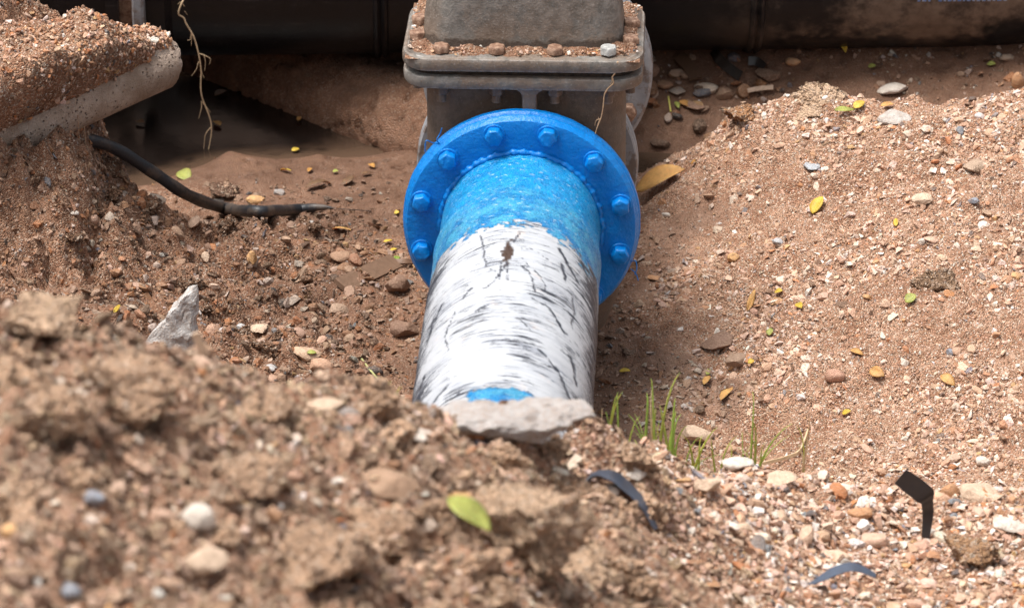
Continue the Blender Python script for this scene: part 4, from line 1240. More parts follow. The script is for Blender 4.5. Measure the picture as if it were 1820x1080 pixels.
STONES = [
    (-0.022, -1.900, 0.2572, 0.1000, 0.0463, 0.00, (0.38, 0.36, 0.35), 'broad pale grey slab of broken concrete on the heap before the white pipe', 'stone', -0.12, 0.03, 0.004, 11, 0.25, [(-0.5, -0.1, -0.1), (-0.45, 0.4, 0.1), (-0.1, 0.5, 0.35), (0.3, 0.45, 0.5), (0.5, 0.2, 0.42), (0.5, 0, 0.3), (0.28, -0.4, 0.05), (-0.05, -0.5, 0.12), (-0.35, -0.45, -0.05), (0.2, -0.3, -0.5), (-0.2, -0.2, -0.4), (0.35, 0.1, -0.2), (0, 0.35, -0.4), (0.05, -0.05, 0.42)]),
    (-0.149, -0.114, 0.1043, 0.0744, 0.0292, 2.90, (0.47, 0.44, 0.41), 'blunt grey lump on the heap beside the pale slab', 'stone', -0.05, -0.08, 0.000, 11, 0.40, None),
    (-0.681, -0.095, 0.1137, 0.0600, 0.1465, 0.00, (0.52, 0.51, 0.50), 'pointed light grey stone standing up on the left heap crest', 'stone', 0.00, 0.00, 0.025, 11, 0.25, [(-0.5, 0, -0.42), (0.45, 0, -0.5), (0.5, 0.0, 0.5), (0.33, 0.2, 0.42), (-0.1, 0.4, -0.5), (-0.2, -0.3, -0.35), (0.05, -0.3, 0.15), (0.3, -0.4, -0.5), (0.38, -0.2, 0.1)]),
    (0.013, -0.122, 0.0681, 0.0564, 0.0191, 2.97, (0.46, 0.24, 0.12), 'flat rusty flake lying on the pale grey slab', 'stone', 0.07, 0.01, 0.018, 11, 0.25, None),
    (-0.509, -2.677, 0.1426, 0.1209, 0.0784, 0.09, (0.64, 0.42, 0.28), 'large dark soil clod below the pointed grey stone', 'clod', 0.05, 0.03, 0.013, 11, 0.25, None),
    (-0.203, -2.521, 0.1089, 0.0828, 0.0348, 2.91, (0.36, 0.23, 0.15), 'flat topped brown stone jutting from the middle of the heap', 'stone', -0.01, -0.10, 0.000, 12, 0.08, None),
    (-0.265, -2.869, 0.1439, 0.1260, 0.0791, 3.25, (0.64, 0.42, 0.28), 'wide soil clod at the bottom of the heap next to the white pebbles', 'clod', -0.02, 0.09, 0.013, 11, 0.25, None),
    (-0.002, -2.437, 0.1907, 0.1504, 0.1049, 3.36, (0.76, 0.53, 0.36), 'biggest pale soil clod beside the green leaf', 'clod', -0.08, -0.11, 0.017, 11, 0.25, None),
    (0.088, -2.310, 0.0896, 0.0717, 0.0572, 3.00, (0.76, 0.53, 0.36), 'pale crumbly clod at the bottom right of the biggest clod', 'clod', -0.01, 0.04, 0.009, 11, 0.25, None),
    (-0.370, -2.729, 0.1125, 0.0855, 0.0619, 0.00, (0.64, 0.42, 0.28), 'rounded soil clod in the middle of the left heap', 'clod', -0.03, 0.03, 0.010, 11, 0.25, None),
    (-0.617, -2.803, 0.1251, 0.1022, 0.0688, 3.34, (0.64, 0.42, 0.28), 'broad soil clod at the left edge of the heap', 'clod', 0.09, 0.11, 0.011, 11, 0.25, None),
    (-0.655, -2.434, 0.1166, 0.1047, 0.0641, 0.09, (0.76, 0.53, 0.36), 'pale soil clod on the heap crest at the left edge', 'clod', 0.07, 0.14, 0.010, 11, 0.25, None),
    (-0.354, -2.449, 0.0861, 0.0758, 0.0473, 3.18, (0.64, 0.42, 0.28), 'dark soil clod on the crest right of the pointed stone', 'clod', -0.06, 0.10, 0.008, 11, 0.25, None),
    (-0.179, -2.633, 0.1151, 0.0938, 0.0633, -0.11, (0.64, 0.42, 0.28), 'low soil clod left of the green leaf', 'clod', 0.07, 0.15, 0.010, 11, 0.25, None),
    (-0.428, -2.871, 0.0528, 0.0422, 0.0487, 2.94, (0.66, 0.60, 0.53), 'round white pebble in the left heap', 'stone', -0.02, -0.10, 0.000, 14, 0.35, None),
    (-0.415, -2.951, 0.0682, 0.0517, 0.0373, 3.28, (0.60, 0.45, 0.33), 'cream and orange pebble just below the round white one', 'stone', -0.09, 0.03, 0.000, 8, 0.15, None),
    (-0.551, -2.963, 0.0316, 0.0253, 0.0218, 2.91, (0.24, 0.27, 0.32), 'dark blue grey pebble in the left heap', 'stone', -0.03, 0.11, 0.000, 11, 0.50, None),
    (-0.097, -2.388, 0.0606, 0.0543, 0.0299, 3.14, (0.62, 0.36, 0.16), 'orange brown pebble above the green leaf', 'stone', -0.04, -0.13, 0.000, 11, 0.20, None),
    (-0.473, -2.874, 0.0425, 0.0340, 0.0346, 0.05, (0.58, 0.38, 0.28), 'pink pebble left of the round white one', 'stone', -0.06, -0.03, 0.000, 11, 0.30, None),
    (-0.571, -3.142, 0.0350, 0.0288, 0.0178, -0.17, (0.24, 0.27, 0.32), 'grey pebble near the lower left corner', 'stone', 0.07, -0.06, 0.000, 11, 0.40, None),
    (-0.644, -3.089, 0.0281, 0.0225, 0.0239, 3.37, (0.62, 0.36, 0.16), 'orange pebble at the lower left edge', 'stone', -0.02, -0.01, 0.000, 11, 0.40, None),
    (-0.287, -2.287, 0.0595, 0.0478, 0.0190, 3.21, (0.60, 0.45, 0.33), 'peach pebble on the heap crest left of the white pipe', 'stone', 0.01, 0.04, 0.000, 11, 0.30, None),
    (-0.215, -2.264, 0.0371, 0.0330, 0.0135, 0.00, (0.60, 0.45, 0.33), 'pale peach pebble touching the foot of the white pipe', 'stone', 0.04, -0.08, 0.000, 11, 0.30, None),
    (-0.251, -2.290, 0.0482, 0.0367, 0.0154, 3.38, (0.30, 0.28, 0.27), 'light grey pebble on the crest between two peach ones', 'stone', 0.01, -0.15, 0.000, 11, 0.30, None),
    (-0.155, -2.252, 0.0486, 0.0381, 0.0136, 0.04, (0.66, 0.60, 0.53), 'thin white chip lying below the grey slab', 'stone', 0.02, 0.04, 0.000, 11, 0.05, None),
    (0.339, -0.132, 0.0769, 0.0547, 0.0357, 0.06, (0.60, 0.45, 0.33), 'pale stone on the front crest under the grass', 'stone', 0.04, -0.04, 0.000, 11, 0.15, None),
    (0.383, -0.861, 0.0621, 0.0523, 0.0249, 0.12, (0.66, 0.60, 0.53), 'white stone on the front crest right of the grass', 'stone', -0.09, 0.05, 0.000, 11, 0.30, None),
    (0.456, -0.913, 0.0638, 0.0569, 0.0225, -0.12, (0.60, 0.45, 0.33), 'cream stone on the front crest beside the white one', 'stone', 0.02, -0.05, 0.000, 11, 0.30, None),
    (0.306, -1.215, 0.0669, 0.0517, 0.0313, -0.09, (0.60, 0.45, 0.33), 'square pale stone in the front gravel', 'stone', 0.02, -0.06, 0.000, 11, 0.05, None),
    (0.179, -1.509, 0.0585, 0.0454, 0.0238, 0.14, (0.66, 0.60, 0.53), 'white stone behind the curled black strip', 'stone', 0.01, 0.07, 0.000, 11, 0.15, None),
    (0.140, -1.574, 0.0327, 0.0261, 0.0261, -0.09, (0.66, 0.60, 0.53), 'white pebble under the arch of the black strip', 'stone', 0.06, -0.08, 0.000, 11, 0.40, None),
    (0.600, -0.944, 0.0498, 0.0367, 0.0272, 3.11, (0.46, 0.24, 0.12), 'rust coloured stone in the front gravel', 'stone', -0.08, -0.05, 0.000, 11, 0.15, None),
    (0.618, -1.009, 0.0515, 0.0412, 0.0337, 3.06, (0.58, 0.38, 0.28), 'pink stone below the rust coloured one', 'stone', -0.01, 0.11, 0.000, 11, 0.15, None),
    (0.390, -1.399, 0.0319, 0.0255, 0.0359, -0.17, (0.30, 0.28, 0.27), 'upright grey white chip in the front gravel', 'stone', 0.03, 0.12, 0.000, 11, 0.05, None),
    (0.778, -1.079, 0.1100, 0.0869, 0.0605, -0.14, (0.46, 0.27, 0.15), 'large rusty clod at the lower right', 'clod', 0.01, -0.09, 0.010, 11, 0.25, None),
    (0.774, -0.772, 0.0427, 0.0342, 0.0383, 3.29, (0.46, 0.24, 0.12), 'rusty stone right of the standing black strip', 'stone', -0.06, -0.07, 0.000, 11, 0.35, None),
    (0.825, -0.805, 0.0770, 0.0663, 0.0302, 3.21, (0.60, 0.45, 0.33), 'large cream stone on the front crest at the right edge', 'stone', -0.03, -0.11, 0.000, 11, 0.15, None),
    (0.538, -1.136, 0.0584, 0.0443, 0.0187, 0.15, (0.60, 0.45, 0.33), 'pale wedge in the front gravel above the low strip', 'stone', -0.03, -0.02, 0.000, 11, 0.05, None),
    (0.859, -0.951, 0.0697, 0.0547, 0.0195, 3.10, (0.66, 0.60, 0.53), 'long pale stone at the right edge of the front gravel', 'stone', -0.07, -0.15, 0.000, 11, 0.20, None),
    (0.611, 0.946, 0.1565, 0.1390, 0.0657, 3.33, (0.76, 0.53, 0.36), 'large tan lump of cemented gravel on the right ridge', 'clod', -0.01, 0.14, -0.012, 11, 0.25, None),
    (0.468, 0.954, 0.0748, 0.0663, 0.0412, 3.00, (0.46, 0.24, 0.12), 'rusty lump on the ridge left of the tan one', 'clod', 0.07, 0.05, 0.007, 11, 0.25, None),
    (0.842, 1.484, 0.0738, 0.0593, 0.0207, -0.11, (0.66, 0.60, 0.53), 'whitish stone on the right ridge', 'stone', -0.05, -0.13, 0.000, 11, 0.35, None),
    (0.791, 0.816, 0.0784, 0.0641, 0.0251, 3.04, (0.45, 0.42, 0.39), 'flat grey brown stone below the right ridge', 'stone', -0.09, 0.12, 0.000, 11, 0.20, None),
    (0.609, 0.729, 0.0449, 0.0377, 0.0144, 3.35, (0.40, 0.44, 0.48), 'blue grey chip in the middle of the right slope', 'stone', 0.08, 0.02, 0.000, 11, 0.05, None),
    (1.121, 1.430, 0.0329, 0.0263, 0.0465, 2.90, (0.46, 0.24, 0.12), 'rusty stone on the ridge at the right edge', 'stone', -0.07, -0.06, 0.000, 11, 0.40, None),
    (0.943, 0.593, 0.0629, 0.0524, 0.0225, 0.01, (0.40, 0.29, 0.21), 'flat brown stone sunk in the upper right slope', 'stone', 0.09, 0.03, 0.000, 11, 0.30, None),
    (0.827, 0.206, 0.1036, 0.0796, 0.0570, 3.02, (0.30, 0.19, 0.12), 'flat brown clod sunk in the right slope', 'clod', -0.00, 0.08, -0.018, 11, 0.25, None),
    (0.835, 0.347, 0.0388, 0.0299, 0.0124, 2.99, (0.58, 0.38, 0.28), 'pink tile shard above the sunken brown clod', 'stone', 0.06, -0.10, 0.000, 11, 0.00, None),
    (0.815, 0.347, 0.0183, 0.0146, 0.0160, 3.29, (0.66, 0.60, 0.53), 'small white pebble beside the pink shard', 'stone', 0.06, 0.10, 0.000, 11, 0.40, None),
    (0.533, 0.489, 0.0302, 0.0241, 0.0197, 2.90, (0.42, 0.43, 0.45), 'grey angular stone in the right slope', 'stone', 0.07, -0.14, 0.000, 11, 0.05, None),
    (0.440, 0.462, 0.0301, 0.0241, 0.0222, -0.11, (0.62, 0.36, 0.16), 'orange stone on the right slope near the flange', 'stone', 0.01, -0.02, 0.000, 11, 0.20, None),
    (0.924, 0.437, 0.0276, 0.0219, 0.0128, 0.14, (0.24, 0.27, 0.32), 'blue grey stone in the upper right slope', 'stone', -0.09, -0.11, 0.000, 11, 0.10, None),
    (0.823, 0.465, 0.0461, 0.0334, 0.0229, 2.93, (0.60, 0.45, 0.33), 'cream stone in the upper right slope', 'stone', 0.07, -0.12, 0.000, 11, 0.15, None),
    (0.402, 0.167, 0.0857, 0.0686, 0.0274, -0.09, (0.22, 0.13, 0.09), 'flat dark brown stone near the foot of the right slope', 'stone', -0.03, -0.12, 0.000, 14, 0.04, None),
    (0.429, 0.058, 0.0536, 0.0438, 0.0269, -0.07, (0.30, 0.20, 0.14), 'brown stone leaning below the flat dark one', 'stone', -0.03, -0.11, 0.000, 11, 0.10, None),
    (0.618, -0.052, 0.0463, 0.0371, 0.0318, 3.17, (0.48, 0.27, 0.19), 'reddish egg shaped stone on the lower right slope', 'stone', -0.02, -0.13, 0.000, 11, 0.45, None),
    (0.311, 0.785, 0.0239, 0.0176, 0.0131, 3.08, (0.66, 0.60, 0.53), 'small white pebble right of the blue flange', 'stone', 0.06, -0.04, 0.000, 11, 0.40, None),
    (0.644, 0.186, 0.0406, 0.0349, 0.0130, 0.06, (0.15, 0.09, 0.06), 'dark brown stone in the middle of the right slope', 'stone', -0.03, -0.00, 0.000, 11, 0.30, None),
    (0.842, -0.036, 0.0220, 0.0176, 0.0163, 0.10, (0.24, 0.27, 0.32), 'small slate chip on the right slope', 'stone', 0.04, -0.01, 0.000, 11, 0.00, None),
    (0.882, -0.339, 0.0322, 0.0258, 0.0191, 3.01, (0.66, 0.60, 0.53), 'pale flat stone near the right front crest', 'stone', 0.04, -0.13, 0.000, 11, 0.15, None),
    (0.274, 0.496, 0.0326, 0.0256, 0.0104, 3.10, (0.46, 0.24, 0.12), 'pair sized rusty stone close to the flange rim', 'stone', 0.09, -0.04, 0.000, 11, 0.30, None),
    (-0.255, 0.433, 0.0602, 0.0482, 0.0470, 3.34, (0.22, 0.13, 0.09), 'wet brown rock against the blue flange', 'stone', -0.05, -0.01, 0.000, 11, 0.15, None),
    (-0.230, 0.208, 0.0725, 0.0525, 0.0311, 3.30, (0.22, 0.13, 0.09), 'brown slab leaning beside the white pipe', 'stone', 0.08, -0.20, 0.000, 14, 0.04, None),
    (-0.373, 0.570, 0.0492, 0.0410, 0.0176, 3.26, (0.32, 0.19, 0.12), 'smooth brown stone on the mud left of the flange', 'stone', -0.08, 0.03, 0.000, 11, 0.50, None),
    (-0.423, 0.026, 0.0666, 0.0467, 0.0302, 2.96, (0.55, 0.38, 0.26), 'tan stone on the lower left slope', 'stone', -0.09, -0.12, 0.000, 11, 0.15, None),
    (-0.390, -0.053, 0.0485, 0.0388, 0.0358, 2.94, (0.50, 0.30, 0.20), 'reddish stone below the tan one', 'stone', -0.06, -0.14, 0.000, 11, 0.30, None),
    (-0.524, 0.166, 0.0406, 0.0352, 0.0163, 2.95, (0.60, 0.45, 0.33), 'cream chip on the lower left slope', 'stone', 0.03, 0.10, 0.000, 11, 0.10, None),
    (-0.552, 0.443, 0.0254, 0.0203, 0.0366, 3.37, (0.62, 0.36, 0.16), 'upright orange shard on the left slope', 'stone', 0.06, -0.14, 0.006, 11, 0.00, None),
    (-0.557, 0.155, 0.0225, 0.0180, 0.0166, 3.28, (0.48, 0.48, 0.48), 'grey cube shaped stone on the lower left slope', 'stone', 0.04, -0.12, 0.000, 11, 0.00, None),
    (-0.892, 0.250, 0.0202, 0.0172, 0.0096, 0.22, (0.66, 0.60, 0.53), 'small white pebble in the left cut bank', 'stone', -0.04, 0.02, 0.000, 11, 0.50, None),
    (-0.859, 0.310, 0.0204, 0.0163, 0.0250, 0.16, (0.58, 0.38, 0.28), 'pink oval pebble at the corner of the cut bank', 'stone', -0.06, -0.08, 0.000, 11, 0.60, None),
    (-0.658, 1.029, 0.0417, 0.0343, 0.0133, 0.13, (0.46, 0.42, 0.37), 'round pale stone behind the hose', 'stone', -0.03, -0.03, 0.000, 11, 0.60, None),
    (-0.574, 1.006, 0.0440, 0.0339, 0.0224, -0.04, (0.62, 0.36, 0.16), 'orange rock at the edge of the muddy water', 'stone', 0.00, 0.14, 0.000, 11, 0.20, None),
    (-0.528, 1.062, 0.0271, 0.0212, 0.0148, 0.12, (0.30, 0.28, 0.27), 'pale angular stone at the edge of the muddy water', 'stone', 0.04, 0.08, 0.000, 11, 0.00, None),
    (-0.637, 1.042, 0.0687, 0.0574, 0.0192, 0.01, (0.22, 0.13, 0.09), 'low brown mud lump behind the hose', 'clod', 0.03, 0.12, 0.003, 11, 0.25, None),
    (-0.370, 0.271, 0.0455, 0.0364, 0.0286, -0.18, (0.36, 0.25, 0.18), 'grey brown shard in the left slope near the plank', 'stone', 0.05, 0.12, 0.000, 11, 0.00, None),
    (-0.491, -0.053, 0.0286, 0.0230, 0.0114, 3.11, (0.46, 0.46, 0.46), 'grey pebble on the left slope near the front crest', 'stone', -0.06, -0.07, 0.000, 11, 0.40, None),
    (0.424, 1.536, 0.0563, 0.0417, 0.0290, 0.04, (0.58, 0.48, 0.38), 'white and brown boulder in the far rubble', 'stone', -0.05, 0.06, 0.000, 11, 0.50, None),
    (0.360, 1.527, 0.0435, 0.0387, 0.0163, 3.04, (0.30, 0.25, 0.21), 'grey wet stone left of the boulder', 'stone', -0.02, 0.11, 0.000, 11, 0.10, None),
    (0.393, 1.485, 0.0612, 0.0500, 0.0196, -0.12, (0.22, 0.13, 0.09), 'brown slab below the boulder at the water edge', 'stone', -0.10, -0.01, 0.000, 14, 0.02, None),
    (0.621, 1.585, 0.0385, 0.0299, 0.0204, -0.16, (0.55, 0.32, 0.17), 'orange stone under the black main', 'stone', -0.04, 0.08, 0.000, 11, 0.40, None),
    (1.106, 1.544, 0.0357, 0.0261, 0.0163, 0.25, (0.36, 0.27, 0.20), 'rounded stone under the black main at the right edge', 'stone', 0.02, -0.01, 0.000, 11, 0.50, None),
    (0.328, 1.552, 0.0436, 0.0378, 0.0196, 3.30, (0.36, 0.20, 0.12), 'rusty stone beside the grey end flange', 'stone', -0.00, 0.07, 0.000, 11, 0.20, None),
    (0.565, 1.559, 0.0640, 0.0558, 0.0312, 3.09, (0.15, 0.09, 0.06), 'dark wet block in the far rubble', 'stone', 0.09, -0.01, 0.000, 11, 0.05, None),
]

for k, (x, y, w, d, h, rz, col, label, kind, tx, ty, lift, facets, rounded, hull) in enumerate(STONES):
    stone(x, y, w, d, h, rz, col, label, 500 + 7 * k, kind, (tx, ty), lift, None, facets, rounded, hull=hull)

_STOP = set('on in at of below above beside behind under left right near just jutting standing lying from sunk leaning close against with touching over next before between'.split())
def short(label):
    out = []
    for wd in label.split():
        if wd in _STOP:
            break
        out.append(wd)
    return ' '.join(out)
def colour_word(c):
    r, g, b = c
    v = max(c)
    if v < 0.16:
        return 'dark'
    if b > r * 0.98:
        return 'slate grey'
    if b > 0.78 * r and v > 0.5:
        return 'white'
    if b < 0.30 * r:
        return 'orange'
    if v < 0.28:
        return 'brown'
    if v < 0.5 and b < 0.5 * r:
        return 'rusty'
    return 'pinkish' if v > 0.58 else 'tan'
def near_label(q, c, base):
    """names a loose stone by its colour and by the single stone it lies nearest"""
    d = [math.hypot(q[0] - s[0], q[1] - s[1]) for s in STONES]
    k = int(np.argmin(d))
    dx, dy = q[0] - STONES[k][0], q[1] - STONES[k][1]
    if abs(dx) > abs(dy) * 0.45:
        rel = 'right of' if dx > 0 else 'left of'
    else:
        rel = 'behind' if dy > 0 else 'in front of'
    how = ('just ' if d[k] < 0.045 else 'a little ' if d[k] < 0.09 else '')
    return ('%s %s lying %s%s the %s' % ('' if c is None else colour_word(c), base, how, rel, STONES[k][7] if len(STONES[k][7].split()) + len((base + how + rel).split()) <= 10 else short(STONES[k][7]))).strip()

# loose stones a little larger than the gravel, too alike to tell one from the next
def loose(n, box, dens, lo, hi, pal, label, group, seed, cond=None):
    r2 = np.random.default_rng(seed)
    p, nr = ground_points(n * 14, *box, dens, r2)
    if cond is not None:
        m = cond(p[:, 0], p[:, 1]); p, nr = p[m], nr[m]
    p, nr = p[:n], nr[:n]
    shapes = []
    for k in range(8):
        V, f = rock_verts(seed * 10 + k, (1.0, r2.uniform(0.6, 0.9), r2.uniform(0.4, 0.7)), 2, 9, 0.04, 0.2)
        shapes.append((V, f))
    w = wetness(p[:, 0], p[:, 1])
    cols = pick(r2, len(p), pal, w)
    for i in range(len(p)):
        V, f = shapes[i % 8]
        s = r2.uniform(lo, hi)
        me = make_mesh('stone', V * s, f, True)
        smooth_by_angle(me, 28)
        set_col(me, cols[i])
        q = Vector((0, 0, 1)).rotation_difference(Vector(nr[i])).to_euler()
        link('stone', me, 'stone', loc=tuple(p[i] + nr[i] * s * 0.12), rot=(q.x, q.y, r2.uniform(0, 6.28)), label=near_label(p[i], cols[i] / (1 - 0.45 * w[i]), label), cat='stone', group=group)

loose(70, (0.25, 1.05, -0.6, 1.05), d_right, 0.018, 0.028, 'pale', 'loose stone', 'loose stones on the right gravel slope', 41)
loose(110, (-0.85, -0.2, -0.3, 0.65), d_left, 0.020, 0.042, 'rust', 'loose stone', 'loose stones on the lower left slope', 42)
loose(60, (-0.05, 0.95, -1.4, -0.75), d_fore_right, 0.026, 0.042, 'pale', 'loose stone', 'loose stones in the front gravel heap', 43)
loose(44, (0.26, 0.60, 1.28, 1.62), lambda x, y: np.ones_like(x), 0.025, 0.05, 'mix', 'wet stone', 'wet stones in the far rubble', 44)

def clods(n, box, dens, lo, hi, tone, word, group, seed):
    r2 = np.random.default_rng(seed)
    p, nr = ground_points(n * 30, *box, dens, r2)
    p = p[:n]
    shapes = []
    for k in range(9):
        V, f = broken_clod(seed * 20 + k, 1.0)
        vi = r2.choice(len(V), 170)
        Vs, Fs, off = [V], [f], len(V)
        for q in vi:
            bv, bf = KINDS[int(q) % len(KINDS)]
            Vs.append(bv * np.clip(0.055 * np.exp(r2.normal(scale=0.5)), 0.02, 0.14) + V[q]); Fs.append(bf + off); off += len(bv)
        me = make_mesh('soil_clod', np.concatenate(Vs), np.concatenate(Fs))
        set_col(me, np.array(tone) * r2.uniform(0.8, 1.2))
        shapes.append(me)
    for i in range(len(p)):
        s = lo * (hi / lo) ** (r2.uniform() ** 1.4)
        o = link('soil_clod', shapes[i % 9], 'clod', loc=tuple(p[i] + np.array([0, 0, s * 0.12])), rot=(r2.uniform(-0.5, 0.5), r2.uniform(-0.5, 0.5), r2.uniform(0, 6.28)),
             label=near_label(p[i], None, word % ('big' if s > 0.075 else 'small' if s < 0.045 else 'middling')), cat='clod', group=group)
        o.scale = (s, s, s)

clods(120, (-0.85, 0.25, -3.2, -1.3), d_fore_left, 0.030, 0.125, (0.74, 0.49, 0.325), '%s crumbly tan clod', 'broken clods of the front heap', 51)
clods(60, (-1.05, -0.25, -0.3, 0.8), d_left, 0.025, 0.075, (0.26, 0.15, 0.095), '%s wet brown clod', 'clods on the left bank', 52)

# ------------------------------------------------------------------ hose, roots, strips, wood
def H1(x, y):
    return float(H(x, y)[0])

HOSE = [(-0.9890, 0.4600, 0.0091), (-0.9205, 0.5120, -0.0240), (-0.8416, 0.5800, -0.0791), (-0.7663, 0.6300, -0.1550), (-0.6972, 0.7000, -0.2392), (-0.6392, 0.9612, -0.3839), (-0.5506, 0.6982, -0.2755), (-0.4914, 0.9300, -0.3744), (-0.4368, 0.9356, -0.3706), (-0.3819, 0.9303, -0.3723), (-0.3218, 0.9494, -0.3854)]
ROOT_A = [([(-0.6200, 1.6200, 0.2400), (-0.6000, 1.4800, 0.1500), (-0.7478, 1.4000, -0.0717), (-0.7467, 1.4000, -0.1187), (-0.7255, 1.4000, -0.1658), (-0.7136, 1.4000, -0.2334), (-0.7142, 1.4000, -0.2987), (-0.6936, 1.4000, -0.3766), (-0.7088, 1.4000, -0.4662), (-0.7030, 1.4000, -0.4883)], .0026, .0010),
    ([(-0.7190, 1.4000, -0.1995), (-0.7065, 1.4000, -0.2036), (-0.6917, 1.4000, -0.2131), (-0.6946, 1.4000, -0.2266)], 0.0012, 0.0005),
    ([(-0.7065, 1.4000, -0.2036), (-0.7032, 1.4000, -0.2199), (-0.7050, 1.4000, -0.2415)], 0.0010, 0.0004),
    ([(-0.7183, 1.4000, -0.2199), (-0.7251, 1.4000, -0.2402), (-0.7356, 1.4000, -0.2538)], 0.0010, 0.0004),
    ([(-0.7325, 1.4000, -0.1456), (-0.7356, 1.4000, -0.1658), (-0.7419, 1.4000, -0.1685)], 0.0009, 0.0004),
    ([(-0.7313, 1.4000, -0.1496), (-0.7335, 1.4000, -0.1820)], 0.0009, 0.0004),
    ([(-0.7458, 1.4000, -0.0878), (-0.7530, 1.4000, -0.0771), (-0.7606, 1.4000, -0.0824)], 0.0009, 0.0004),
    ([(-0.7461, 1.4000, -0.0985), (-0.7401, 1.4000, -0.1079)], 0.0008, 0.0004),
    ([(-0.7147, 1.4000, -0.3151), (-0.7151, 1.4000, -0.3314), (-0.7222, 1.4000, -0.3575)], 0.0012, 0.0005),
    ([(-0.7122, 1.4000, -0.3178), (-0.7025, 1.4000, -0.3314), (-0.6952, 1.4000, -0.3424)], 0.0010, 0.0004),
    ([(-0.6949, 1.4000, -0.3780), (-0.7081, 1.4000, -0.3972), (-0.7130, 1.4000, -0.4358)], 0.0013, 0.0005),
    ([(-0.7138, 1.4000, -0.2402), (-0.7103, 1.4000, -0.2497), (-0.7068, 1.4000, -0.2592)], 0.0008, 0.0004),
    ([(-0.7030, 1.4000, -0.4883), (-0.7009, 1.4000, -0.5021), (-0.6976, 1.4000, -0.5216)], 0.0007, 0.0003)]
ROOT_B = [([(0.1853, 0.0280, 0.3335), (0.1812, 0.0280, 0.3125), (0.1748, 0.0280, 0.3009), (0.1771, 0.0280, 0.2892), (0.1664, 0.0280, 0.2776), (0.1600, 0.0280, 0.2635), (0.1580, 0.0280, 0.2401), (0.1539, 0.0280, 0.2167), (0.1475, 0.0280, 0.1990), (0.1433, 0.0280, 0.1837)], 0.0015, 0.0009),
    ([(0.1770, 0.0280, 0.2986), (0.1717, 0.0280, 0.2869)], 0.0008, 0.0004),
    ([(0.1528, 0.0280, 0.2143), (0.1453, 0.0280, 0.2120), (0.1421, 0.0280, 0.2002)], 0.0009, 0.0004),
    ([(0.1475, 0.0280, 0.2026), (0.1507, 0.0280, 0.2120), (0.1485, 0.0280, 0.2190)], 0.0008, 0.0004)]
ROOT_C = [([(-0.8965, 0.4400, 0.0508), (-0.8955, 0.4400, 0.0175), (-0.8941, 0.4400, -0.0048), (-0.8958, 0.4400, -0.0196)], 0.0010, 0.0006),
    ([(-0.8838, 0.4400, 0.0262), (-0.8834, 0.4400, 0.0076), (-0.8821, 0.4400, -0.0196), (-0.8844, 0.4400, -0.0482)], 0.0010, 0.0005)]
